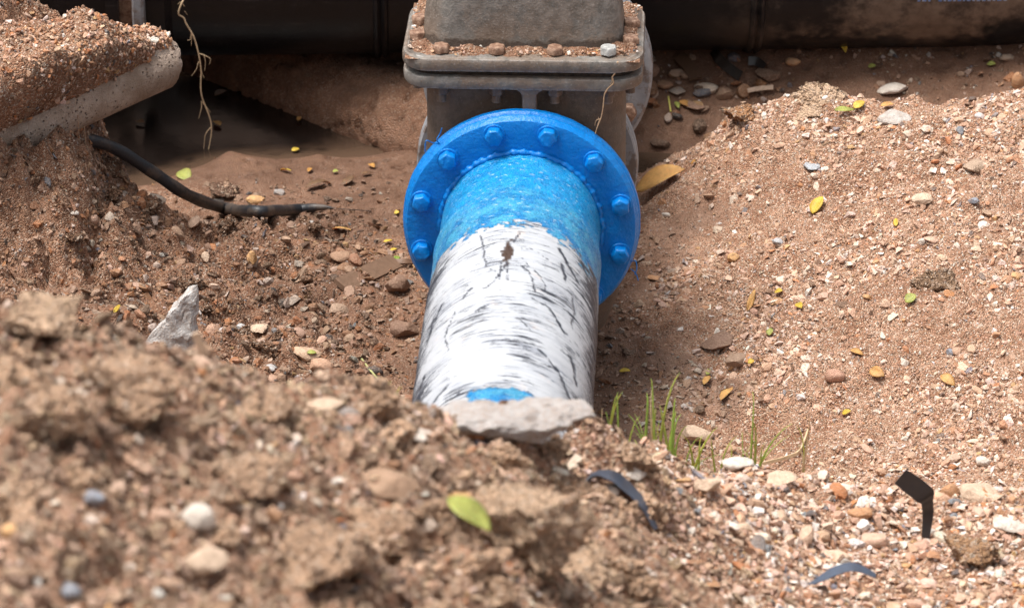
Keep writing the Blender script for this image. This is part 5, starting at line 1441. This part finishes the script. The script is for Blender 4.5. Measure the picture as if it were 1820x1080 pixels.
STRIPS = [
    ([(0.1071, -1.6096, 0.2453), (0.1053, -1.5996, 0.2624), (0.1200, -1.5846, 0.2669), (0.1457, -1.5696, 0.2572), (0.1715, -1.5646, 0.2343), (0.1959, -1.5796, 0.2114), (0.2148, -1.5996, 0.1789)], 0.0400, (0.05, 0.065, 0.095), 'curled black plastic strip arching out of the front gravel', 'plastic_strip', 'strip', (0.35, 0.90, -0.2), 0.0012, 'plastic', [0.6, 0.8, 0.9, 1, 1, 0.8, 0.4]),
    ([(0.6617, -0.9996, -0.0322), (0.6840, -0.9996, -0.0499), (0.7064, -0.9996, -0.0699), (0.7114, -0.9946, -0.0858), (0.7139, -0.9896, -0.1140), (0.7106, -0.9996, -0.1534)], 0.0460, (0.02, 0.02, 0.024), 'black plastic strip standing upright in the front gravel', 'plastic_strip', 'strip', (0.6, 0.1, 0.8), 0.0014, 'plastic', [0.7, 0.8, 0.8, 0.5, 0.42, 0.3]),
    ([(0.4783, -1.3828, -0.0415), (0.5024, -1.3828, -0.0265), (0.5291, -1.3728, -0.0170), (0.5577, -1.3678, -0.0143), (0.5926, -1.3628, -0.0330)], 0.0240, (0.06, 0.08, 0.12), 'low bent dark strip lying at the bottom of the front gravel', 'plastic_strip', 'strip', (0.15, 0.95, 0.2), 0.0012, 'plastic', [0.3, 0.8, 1, 0.9, 0.5]),
    ([(0.4431, 1.6209, -0.2806), (0.4527, 1.5989, -0.2911), (0.4727, 1.5797, -0.3041), (0.5023, 1.5479, -0.3147)], 0.0240, (0.012, 0.011, 0.011), 'black rubber strip sloping across the far rubble', 'rubber_strip', 'strip', (0.2, 0.3, 0.9), 0.0030, 'plastic', None),
    ([(0.5215, 1.5861, -0.2929), (0.5405, 1.5809, -0.2922), (0.5565, 1.5642, -0.2992)], 0.0200, (0.012, 0.012, 0.013), 'short curved black strip in the far rubble', 'rubber_strip', 'strip', (0.1, 0.5, 0.85), 0.0030, 'plastic', None),
    ([(0.3635, 1.6209, -0.2940), (0.3808, 1.5946, -0.3041), (0.3954, 1.5683, -0.3141), (0.3999, 1.5475, -0.3222)], 0.0300, (0.10, 0.055, 0.032), 'wet brown bark piece beside the boulder', 'bark', 'wood', (0.7, 0.4, 0.3), 0.0060, 'wood', None),
    ([(0.5163, 1.5087, -0.3345), (0.5445, 1.5130, -0.3307), (0.5749, 1.5088, -0.3262)], 0.0100, (0.52, 0.38, 0.28), 'pale stick against the tan ridge lump', 'stick', 'wood', (0, 0.5, 0.8), 0.0070, 'wood', None),
    ([(-0.3682, 0.4034, -0.3128), (-0.2604, 0.5732, -0.3344)], 0.0400, (0.19, 0.115, 0.075), 'wet wooden plank half buried left of the flange', 'plank', 'wood', (-0.45, 0.75, 0.35), 0.0100, 'wood', None),
    ([(-0.2639, 0.5732, -0.3344), (-0.2404, 0.5700, -0.3330), (-0.2196, 0.5850, -0.3398)], 0.0100, (0.19, 0.11, 0.07), 'thin stick at the end of the wet plank', 'stick', 'wood', (0, 0.7, 0.6), 0.0060, 'wood', None),
    ([(0.3376, 1.5120, -0.3498), (0.3395, 1.4866, -0.3586), (0.3414, 1.4618, -0.3662)], 0.0035, (0.55, 0.50, 0.12), 'yellow grass stalk lying in the far mud', 'stalk', 'stalk', (1, 0, 0), 0.0020, 'root', None),
    ([(0.3879, 1.4840, -0.3583), (0.4034, 1.4882, -0.3573), (0.4099, 1.4931, -0.3552)], 0.0120, (0.50, 0.52, 0.56), 'small pale scrap beside the brown slab', 'scrap', 'scrap', (0, 0.7, 0.6), 0.0040, 'plastic', None),
    ([(-0.4667, -2.2761, 0.8487), (-0.4593, -2.2761, 0.8283), (-0.4533, -2.2761, 0.8132)], 0.0120, (0.66, 0.48, 0.34), 'pale splinter right of the pointed grey stone', 'splinter', 'wood', (1, 0, 0.2), 0.0050, 'wood', None),
    ([(0.4637, -0.2800, -0.3727), (0.5135, -0.2588, -0.3689), (0.5380, -0.2435, -0.3621), (0.5565, -0.1804, -0.3500)], 0.0060, (0.60, 0.44, 0.27), 'bent dry straw stalk on the front crest', 'straw', 'stalk', (0, 0.2, 1), 0.0030, 'root', None),
    ([(-0.3195, 0.0815, -0.3184), (-0.3000, -0.0069, -0.3005), (-0.2806, -0.0340, -0.3120)], 0.0035, (0.42, 0.42, 0.18), 'thin dry grass stalk left of the white pipe', 'stalk', 'stalk', (1, 0, 0), 0.0020, 'root', None),
    ([(0.6003, 0.7816, -0.1762), (0.6258, 0.7769, -0.1626), (0.6529, 0.7803, -0.1499)], 0.0032, (0.50, 0.34, 0.22), 'thin twig on the upper right slope', 'twig', 'wood', (0,0.3,1), 0.0020, 'root', None),
    ([(0.8460, -0.1373, -0.2961), (0.8901, -0.1306, -0.2909), (0.9280, -0.1303, -0.2813)], 0.0032, (0.50, 0.40, 0.32), 'thin pale twig on the lower right slope', 'twig', 'wood', (0,0.3,1), 0.0020, 'root', None),
]

hp = spline(HOSE, 10)
rad = [0.0118] * len(hp)
for i in range(len(hp)):
    t = i / (len(hp) - 1)
    rad[i] = 0.0128 * (1 + 0.05 * math.sin(i * 0.9)) * (1 - 0.42 * min(1, max(0, (t - 0.66) / 0.14)) ** 2) * (1 - 0.90 * min(1, max(0, (t - 0.82) / 0.05)))
link('black_hose', make_mesh('black_hose', *tube(hp, rad, 18)), 'hose', label='black rubber hose curving down out of the left bank onto the mud', cat='hose')

def strand(name, lines, col, label, cat, parent_radius=0.002, group=None):
    """a root: the main strand and its side fibres as parts"""
    root = empty(name, lines[0][0][0], label=label, cat=cat, group=group)
    o = Vector(lines[0][0][0])
    for k, (pts, r0, r1) in enumerate(lines):
        pp = [p - o for p in spline(pts, 8)]
        rr = [r0 + (r1 - r0) * i / (len(pp) - 1) for i in range(len(pp))]
        me = make_mesh('stem' if k == 0 else 'side_root', *tube(pp, rr, 7, rough=0.12, seed=k))
        set_col(me, col)
        link('stem' if k == 0 else 'side_root', me, 'root', root)
    return root

strand('hanging_root', ROOT_A, (0.62, 0.46, 0.29), 'thin pale root with side fibres hanging in front of the black main', 'root')
strand('dry_root', ROOT_B, (0.58, 0.38, 0.22), 'thin dry root hanging down over the grey valve plates', 'root')
strand('dry_root', ROOT_C, (0.42, 0.27, 0.17), 'short thread of root hanging over the hose beside the bank', 'root')

def ribbon(name, pts, width, col, label, cat, across=(0, 0, 1), thick=0.0015, mat='plastic', taper=None, group=None):
    P = spline(pts, 8)
    o = P[0].copy()
    rings = []
    ac = Vector(across).normalized()
    for i, p in enumerate(P):
        t = (P[min(i + 1, len(P) - 1)] - P[max(i - 1, 0)]).normalized()
        a = (ac - t * ac.dot(t)).normalized()
        nrm_ = t.cross(a)
        w = width * (1 if taper is None else taper(i / (len(P) - 1)))
        q = p - o
        rings.append([tuple(q + a * w / 2 + nrm_ * thick / 2), tuple(q - a * w / 2 + nrm_ * thick / 2), tuple(q - a * w / 2 - nrm_ * thick / 2), tuple(q + a * w / 2 - nrm_ * thick / 2)])
    me = smooth_by_angle(make_mesh(name, *loft(rings)), 40)
    set_col(me, col)
    return link(name, me, mat, loc=tuple(o), label=label, cat=cat, group=group)

for pts, w, col, label, name, cat, ac, th, mat, tp in STRIPS:
    ribbon(name, pts, w, col, label, cat, ac, th, mat, None if tp is None else (lambda t, tp=tp: float(np.interp(t, np.linspace(0, 1, len(tp)), tp))))

# ------------------------------------------------------------------ leaves
def leaf_mesh(L, W, bend, fold, col, seed):
    rngl = random.Random(seed)
    nl, nw = 10, 4
    V, Fc, C = [], [], []
    for i in range(nl + 1):
        t = i / nl
        w = W / 2 * (math.sin(math.pi * t ** 0.85) ** 0.75 if 0 < t < 1 else 0.02)
        for j in range(nw + 1):
            s = j / nw * 2 - 1
            z = bend * L * (1 - (2 * t - 1) ** 2) + fold * abs(s) * w + 0.02 * L * math.sin(5 * t + 3 * s + seed)
            V.append((L * (t - 0.5), s * w, z))
            edge = abs(s) * 0.5 + abs(2 * t - 1) * 0.3
            k = 1 - 0.25 * max(0, edge - 0.45) + 0.1 * math.sin(9 * t + seed)
            C.append((col[0] * k, col[1] * k, col[2] * k * 0.9))
    for i in range(nl):
        for j in range(nw):
            a = i * (nw + 1) + j
            Fc.append((a, a + 1, a + nw + 2, a + nw + 1))
    n0 = len(V)
    V2 = V + [(x, y, z - 0.0006) for x, y, z in V]
    F2 = Fc + [tuple(n0 + q for q in f[::-1]) for f in Fc]
    rim = [i * (nw + 1) for i in range(nl + 1)] + [nl * (nw + 1) + j for j in range(1, nw + 1)] + [i * (nw + 1) + nw for i in range(nl - 1, -1, -1)] + [j for j in range(nw - 1, 0, -1)]
    for a, b in zip(rim, rim[1:] + rim[:1]):
        F2.append((a, b, n0 + b, n0 + a))
    me = make_mesh('leaf', V2, F2)
    set_col(me, np.array(C + C))
    return me

LC = {'y': (0.56, 0.38, 0.05), 'g': (0.20, 0.28, 0.05), 'yg': (0.31, 0.33, 0.085), 't': (0.50, 0.27, 0.095), 'b': (0.15, 0.085, 0.05), 'o': (0.46, 0.23, 0.07)}
LEAVES = [
    (-0.111, -2.562, 0.055, 0.0755, 0.0513, -0.36, 'yg', 'large yellow green leaf on the front heap', 0.30, -0.08, 0.05),
    (0.310, 0.943, 0.018, 0.1227, 0.0619, -0.16, 't', 'long tan dead leaf right of the blue flange', 0.30, 0.05, 0.05),
    (-0.296, 1.601, 0.006, 0.0657, 0.0258, 1.42, 'g', 'green leaf on the far mud bank left of the valve', 0.18, 0.11, 0.05),
    (-0.741, 1.207, 0.006, 0.0477, 0.0337, -1.03, 'yg', 'bright green leaf resting behind the hose', -0.10, -0.09, 0.05),
    (-0.587, 1.833, 0.006, 0.0358, 0.0131, 1.33, 'y', 'yellow leaf under the black main left of the valve', -0.10, -0.09, 0.05),
    (-0.585, 1.810, 0.006, 0.0271, 0.0177, -0.94, 't', 'tan leaf just below the yellow one under the black main', 0.08, 0.11, 0.05),
    (-0.505, 1.383, 0.006, 0.0189, 0.0152, 0.40, 'y', 'yellow leaf floating in the muddy water', 0.16, -0.07, 0.05),
    (-0.407, 1.169, 0.006, 0.0124, 0.0149, 0.00, 'yg', 'tiny yellow green leaf at the near edge of the water', 0.15, -0.06, 0.05),
    (-0.464, 1.183, 0.006, 0.0254, 0.0112, 1.33, 'o', 'orange leaf in the shallow water', -0.03, 0.07, 0.05),
    (-0.517, 1.176, 0.006, 0.0370, 0.0112, -0.84, 'y', 'thin yellow leaf blade in the shallow water', -0.17, -0.12, 0.05),
    (-0.329, 1.213, 0.006, 0.0254, 0.0150, -1.11, 'o', 'orange scrap of leaf right of the water pool', 0.13, -0.06, 0.05),
    (-0.338, 1.162, 0.006, 0.0278, 0.0149, 0.71, 'b', 'curled brown leaf in the right of the pool', -0.06, 0.02, 0.05),
    (-0.375, 1.107, 0.006, 0.0433, 0.0222, 1.03, 'b', 'dark brown leaf by the waterline', 0.07, -0.15, 0.05),
    (-0.442, 1.096, 0.006, 0.0622, 0.0241, 0.47, 'b', 'long curled brown leaf on the shoreline', -0.07, -0.02, 0.15),
    (-0.692, 1.719, 0.006, 0.0357, 0.0235, 0.71, 'b', 'dim leaf in the dark hollow below the root', -0.01, -0.09, 0.05),
    (-0.661, 1.752, 0.006, 0.0335, 0.0275, -0.40, 'b', 'dim broad leaf in the dark hollow', 0.03, 0.14, 0.05),
    (-0.504, 1.565, 0.006, 0.0263, 0.0116, 1.42, 't', 'small tan leaf in the shaded water', -0.04, 0.01, 0.05),
    (-0.690, 1.537, 0.006, 0.0349, 0.0173, -1.11, 't', 'small tan leaf beside the hanging root', -0.15, -0.07, 0.05),
    (-0.866, 1.545, 0.006, 0.0236, 0.0193, -0.57, 'b', 'dim leaf in the dark under the concrete pipe', 0.07, -0.12, 0.05),
    (-0.683, 1.870, 0.006, 0.0338, 0.0237, 0.40, 'o', 'orange leaf at the bottom edge of the black main', 0.15, 0.12, 0.05),
    (0.740, 1.600, 0.030, 0.0349, 0.0154, -1.33, 'y', 'yellow leaf on a stem under the black main', -0.16, 0.13, 0.05),
    (0.802, 1.557, 0.006, 0.0182, 0.0154, 0.21, 'yg', 'yellow green leaf on the far mud at the right', -0.05, 0.08, 0.05),
    (1.070, 1.530, 0.006, 0.0208, 0.0153, -0.21, 'yg', 'yellow green leaf on the far mud at the right edge', 0.10, -0.06, 0.05),
    (0.686, 0.851, 0.006, 0.0498, 0.0161, 0.32, 'yg', 'narrow yellow leaf on the upper right slope', 0.07, 0.05, 0.05),
    (0.719, 0.867, 0.006, 0.0301, 0.0197, 0.57, 'y', 'small yellow leaf touching the narrow one', 0.12, -0.07, 0.05),
    (0.779, 0.859, 0.006, 0.0286, 0.0197, 0.00, 't', 'cream leaf behind the flat grey brown stone', 0.10, 0.14, 0.05),
    (0.622, 0.618, 0.006, 0.0483, 0.0299, 0.94, 'y', 'yellow leaf with torn edge on the right slope', 0.07, 0.01, 0.05),
    (0.562, 0.208, 0.006, 0.0307, 0.0158, -1.23, 'y', 'bright yellow leaf in the middle of the right slope', -0.15, -0.00, 0.05),
    (0.525, 0.291, 0.006, 0.0195, 0.0154, -0.40, 'y', 'yellow scrap of leaf above the bright one', -0.06, 0.07, 0.05),
    (0.501, 0.161, 0.006, 0.0211, 0.0146, 1.33, 'yg', 'tiny pale yellow leaf on the lower right slope', 0.07, 0.02, 0.05),
    (0.468, 0.301, 0.006, 0.0543, 0.0137, 1.17, 't', 'tan leaf standing beside stones on the right slope', 0.40, 0.04, 0.05),
    (0.207, 0.083, 0.006, 0.0228, 0.0168, -0.21, 'y', 'yellow leaf on the wet mud beside the white pipe', 0.05, -0.10, 0.05),
    (0.370, 0.055, 0.006, 0.0342, 0.0112, 1.33, 'yg', 'pale yellow leaf above a tan one on the wet mud', 0.16, 0.05, 0.05),
    (0.367, 0.007, 0.006, 0.0453, 0.0144, 1.28, 't', 'tan leaf just below the pale yellow one', -0.15, 0.13, 0.05),
    (0.404, -0.052, 0.006, 0.0551, 0.0182, 1.08, 't', 'tan pointed leaf on the mud above the grass', -0.14, -0.05, 0.05),
    (0.457, 0.039, 0.006, 0.0134, 0.0134, 0.00, 'y', 'small yellow leaf below the leaning brown stone', 0.09, 0.03, 0.05),
    (0.637, -0.133, 0.006, 0.0201, 0.0115, -0.21, 'y', 'yellow leaf low on the right slope', 0.02, 0.04, 0.05),
    (0.376, 0.924, 0.006, 0.0145, 0.0145, 0.00, 'o', 'orange leaf near the left end of the right ridge', -0.02, -0.06, 0.05),
    (0.769, 0.428, 0.006, 0.0234, 0.0115, 1.42, 'y', 'yellow fleck of leaf in the right slope', -0.13, -0.13, 0.05),
    (0.779, 0.153, 0.006, 0.0263, 0.0235, 0.40, 'yg', 'pale leaf below the sunken brown clod', 0.09, 0.08, 0.05),
    (0.662, 0.027, 0.006, 0.0278, 0.0167, -0.32, 't', 'tan leaf beside the reddish stone', 0.02, 0.07, 0.05),
    (0.700, -0.042, 0.006, 0.0357, 0.0232, -0.71, 't', 'cream leaf on the lower right slope', -0.06, -0.07, 0.05),
    (0.832, -0.103, 0.006, 0.0387, 0.0230, -0.94, 't', 'yellowish leaf near the right edge', -0.05, 0.11, 0.05),
    (-0.379, 0.830, 0.006, 0.0654, 0.0199, -0.32, 't', 'twisted tan leaf on the mud left of the flange', -0.18, 0.00, 0.12),
    (-0.279, 0.702, 0.006, 0.0203, 0.0125, 0.40, 'y', 'yellow leaf left of the flange', -0.10, 0.08, 0.05),
    (-0.266, 0.669, 0.006, 0.0164, 0.0142, 0.40, 'y', 'small yellow leaf under the other one by the flange', -0.06, -0.05, 0.05),
    (-0.259, 0.611, 0.006, 0.0320, 0.0130, 1.50, 'g', 'green leaf at the end of the plank', -0.04, 0.01, 0.05),
    (-0.266, 0.954, 0.006, 0.0122, 0.0128, 0.00, 'y', 'yellow fleck at the flange rim', 0.11, -0.04, 0.05),
    (-0.416, 0.013, 0.020, 0.0203, 0.0116, 0.21, 'yg', 'yellow leaf scrap on the tan stone', 0.14, -0.12, 0.05),
    (-0.790, -0.051, 0.006, 0.0261, 0.0088, 1.23, 'y', 'yellow leaf scrap behind the front crest on the left', -0.09, -0.12, 0.05),
    (0.375, 1.485, 0.006, 0.0321, 0.0210, -0.57, 'o', 'orange leaf by the water edge under the rubble', -0.15, 0.08, 0.05),
    (0.357, 1.482, 0.006, 0.0303, 0.0115, -1.33, 'yg', 'yellow green leaf beside the yellow stalk', 0.09, -0.09, 0.05),
]
for k, (x, y, z, L, W, rz, col, label, tx, ty, bend) in enumerate(LEAVES):
    me = leaf_mesh(L, W, bend, 0.25, LC[col], k)
    g = H1(x, y)
    wet_ = y > 0.9 and g < WATER_Z
    zz = WATER_Z if wet_ else g
    nn = Vector((0, 0, 1)) if wet_ else Vector(Hn(np.array([x]), np.array([y]), 0.02 if L < 0.06 else 0.15)[0])
    q = Vector((0, 0, 1)).rotation_difference(nn).to_matrix() @ Matrix.Rotation(rz, 3, 'Z') @ Matrix.Rotation(tx, 3, 'X') @ Matrix.Rotation(ty, 3, 'Y')
    o = link('leaf', me, 'leaf', loc=tuple(Vector((x, y, zz)) + nn * z), label=label, cat='leaf', group='fallen leaves')
    o.rotation_euler = q.to_euler()

# ------------------------------------------------------------------ grass
def tuft(x, y, blades, label, seed, lift=0.0):
    r = random.Random(seed)
    root = empty('grass_tuft', (x, y, H1(x, y) - 0.004 + lift), label=label, cat='grass', group='grass tufts')
    extra = []
    for (dx, dy, h, lx, ly, w, dry) in blades:
        for q in range(2):
            k = r.uniform(0.45, 0.85)
            extra.append((dx + r.uniform(-0.012, 0.012), dy + r.uniform(-0.02, 0.02), h * k, lx * k + r.uniform(-0.03, 0.03), ly + r.uniform(-0.03, 0.03), w * r.uniform(0.35, 0.7), dry or r.random() < 0.25))
    for (dx, dy, h, lx, ly, w, dry) in list(blades) + extra:
        n = 9
        rings = []
        for i in range(n + 1):
            t = i / n
            bx = dx + 1.15 * lx * t ** 1.9 + 1.6 * 0.006 * math.sin(3 * t + dx * 200) * t; by = dy + ly * t ** 1.8
            bz = h * (t - 0.28 * t ** 3)
            ww = 0.68 * w * (1 - t) ** 0.6 * (0.75 + 0.5 * min(1, t * 4)) + 0.0003
            dirx = Vector((1, 0.2 * math.sin(seed + dx * 90), 0)).normalized()
            c = Vector((bx, by, bz))
            rings.append([tuple(c - dirx * ww / 2), tuple(c + Vector((0, 0.0006 + ww * 0.22, 0))), tuple(c + dirx * ww / 2), tuple(c + Vector((0, ww * 0.22 - 0.0004, 0)))])
        me = make_mesh('blade', *loft(rings))
        g = (0.62, 0.48, 0.28) if dry else (0.33 + r.uniform(-.05, .12), 0.47 + r.uniform(-.06, .06), 0.085)
        set_col(me, g)
        link('blade', me, 'grass', root)
    return root

TUFTS = [
    (0.158, -1.020, [(-0.0273, -0.0062, 0.4841, 0.0365, 0.0013, 0.0076, 0), (-0.0117, 0.0049, 0.4691, 0.0190, 0.0141, 0.0067, 0), (0.0078, 0.0050, 0.4691, 0.0074, 0.0069, 0.0067, 0), (-0.0244, -0.0071, 0.4419, 0.0125, 0.0007, 0.0051, 1), (0.0078, -0.0061, 0.4163, 0.0409, 0.0049, 0.0059, 0), (0.0136, 0.0014, 0.4314, -0.0187, -0.0055, 0.0051, 0)], 'grass tuft touching the white pipe at its right foot'),
    (0.251, -0.900, [(-0.0349, -0.0050, 0.3105, -0.0029, 0.0130, 0.0094, 0), (-0.0100, -0.0094, 0.3532, -0.0193, 0.0137, 0.0068, 0), (-0.0080, 0.0078, 0.3532, 0.0222, 0.0184, 0.0077, 0), (0.0050, -0.0023, 0.2998, 0.0186, 0.0057, 0.0085, 0), (0.0151, 0.0017, 0.2768, -0.0179, 0.0083, 0.0085, 0), (0.0001, 0.0095, 0.2538, 0.0172, 0.0100, 0.0094, 0), (-0.0199, -0.0040, 0.2492, -0.0302, 0.0155, 0.0060, 0), (0.0120, -0.0003, 0.2538, 0.0221, 0.0072, 0.0077, 0), (0.0200, 0.0045, 0.2307, 0.0114, -0.0119, 0.0068, 0), (-0.0299, 0.0054, 0.2645, 0.0143, 0.0092, 0.0068, 0)], 'tallest grass tuft in the middle of the front crest'),
    (0.305, -0.800, [(-0.0020, -0.0002, 0.2090, 0.0365, 0.0048, 0.0078, 0), (0.0021, -0.0008, 0.1980, -0.0177, -0.0058, 0.0069, 0), (0.0455, 0.0006, 0.1902, -0.0057, -0.0108, 0.0052, 0), (0.0527, 0.0000, 0.1824, 0.0175, 0.0087, 0.0060, 0), (0.0101, -0.0011, 0.1871, 0.0156, 0.0061, 0.0060, 0)], 'low grass tuft right of the tallest one'),
    (0.421, -0.720, [(-0.0040, 0.0092, 0.3025, -0.0069, 0.0165, 0.0052, 0), (-0.0024, -0.0073, 0.2239, 0.0568, 0.0134, 0.0070, 0), (0.0001, 0.0025, 0.2428, -0.0060, -0.0104, 0.0070, 0), (0.0174, -0.0028, 0.1797, 0.0000, -0.0045, 0.0052, 0), (0.0052, -0.0084, 0.1639, -0.0242, 0.0052, 0.0044, 0)], 'thin grass stems on the right part of the front crest'),
    (0.511, -0.680, [(-0.0001, 0.0086, 0.2573, 0.0091, -0.0017, 0.0061, 1), (0.0030, 0.0074, 0.2288, -0.0077, 0.0102, 0.0044, 0)], 'pale faded grass stem beside the bent straw'),
    (-0.213, -1.850, [(0.0017, -0.0073, 0.1703, -0.0211, 0.0155, 0.0037, 0), (0.0060, 0.0020, 0.1570, 0.0089, 0.0177, 0.0037, 0), (0.0103, 0.0043, 0.1464, 0.0217, 0.0117, 0.0029, 0), (-0.0026, -0.0031, 0.1464, 0.0088, 0.0138, 0.0029, 0)], 'small grass tuft at the left foot of the white pipe'),
]
for k, (x, y, blades, label) in enumerate(TUFTS):
    tuft(x, y, blades, label, 60 + k)

# stones and clods that came out with the same words are told apart by their order across the scene
same = {}
for o in bpy.data.objects:
    if o.parent is None and o.get('category') in ('stone', 'clod'):
        same.setdefault(o['label'], []).append(o)
ORD = ('first', 'second', 'third', 'fourth', 'fifth', 'sixth', 'seventh', 'eighth')
for lab, os_ in same.items():
    if len(os_) > 1:
        words = lab.split()
        if len(words) > 12:
            lab = ' '.join(words[:12])
            while lab.split()[-1] in ('the', 'of', 'in', 'on', 'at', 'a', 'right', 'and'):
                lab = ' '.join(lab.split()[:-1])
        for k, o in enumerate(sorted(os_, key=lambda q: q.location.x)):
            o['label'] = lab + ', ' + (('left one', 'right one')[k] if len(os_) == 2 else ORD[min(k, 7)] + ' from left')
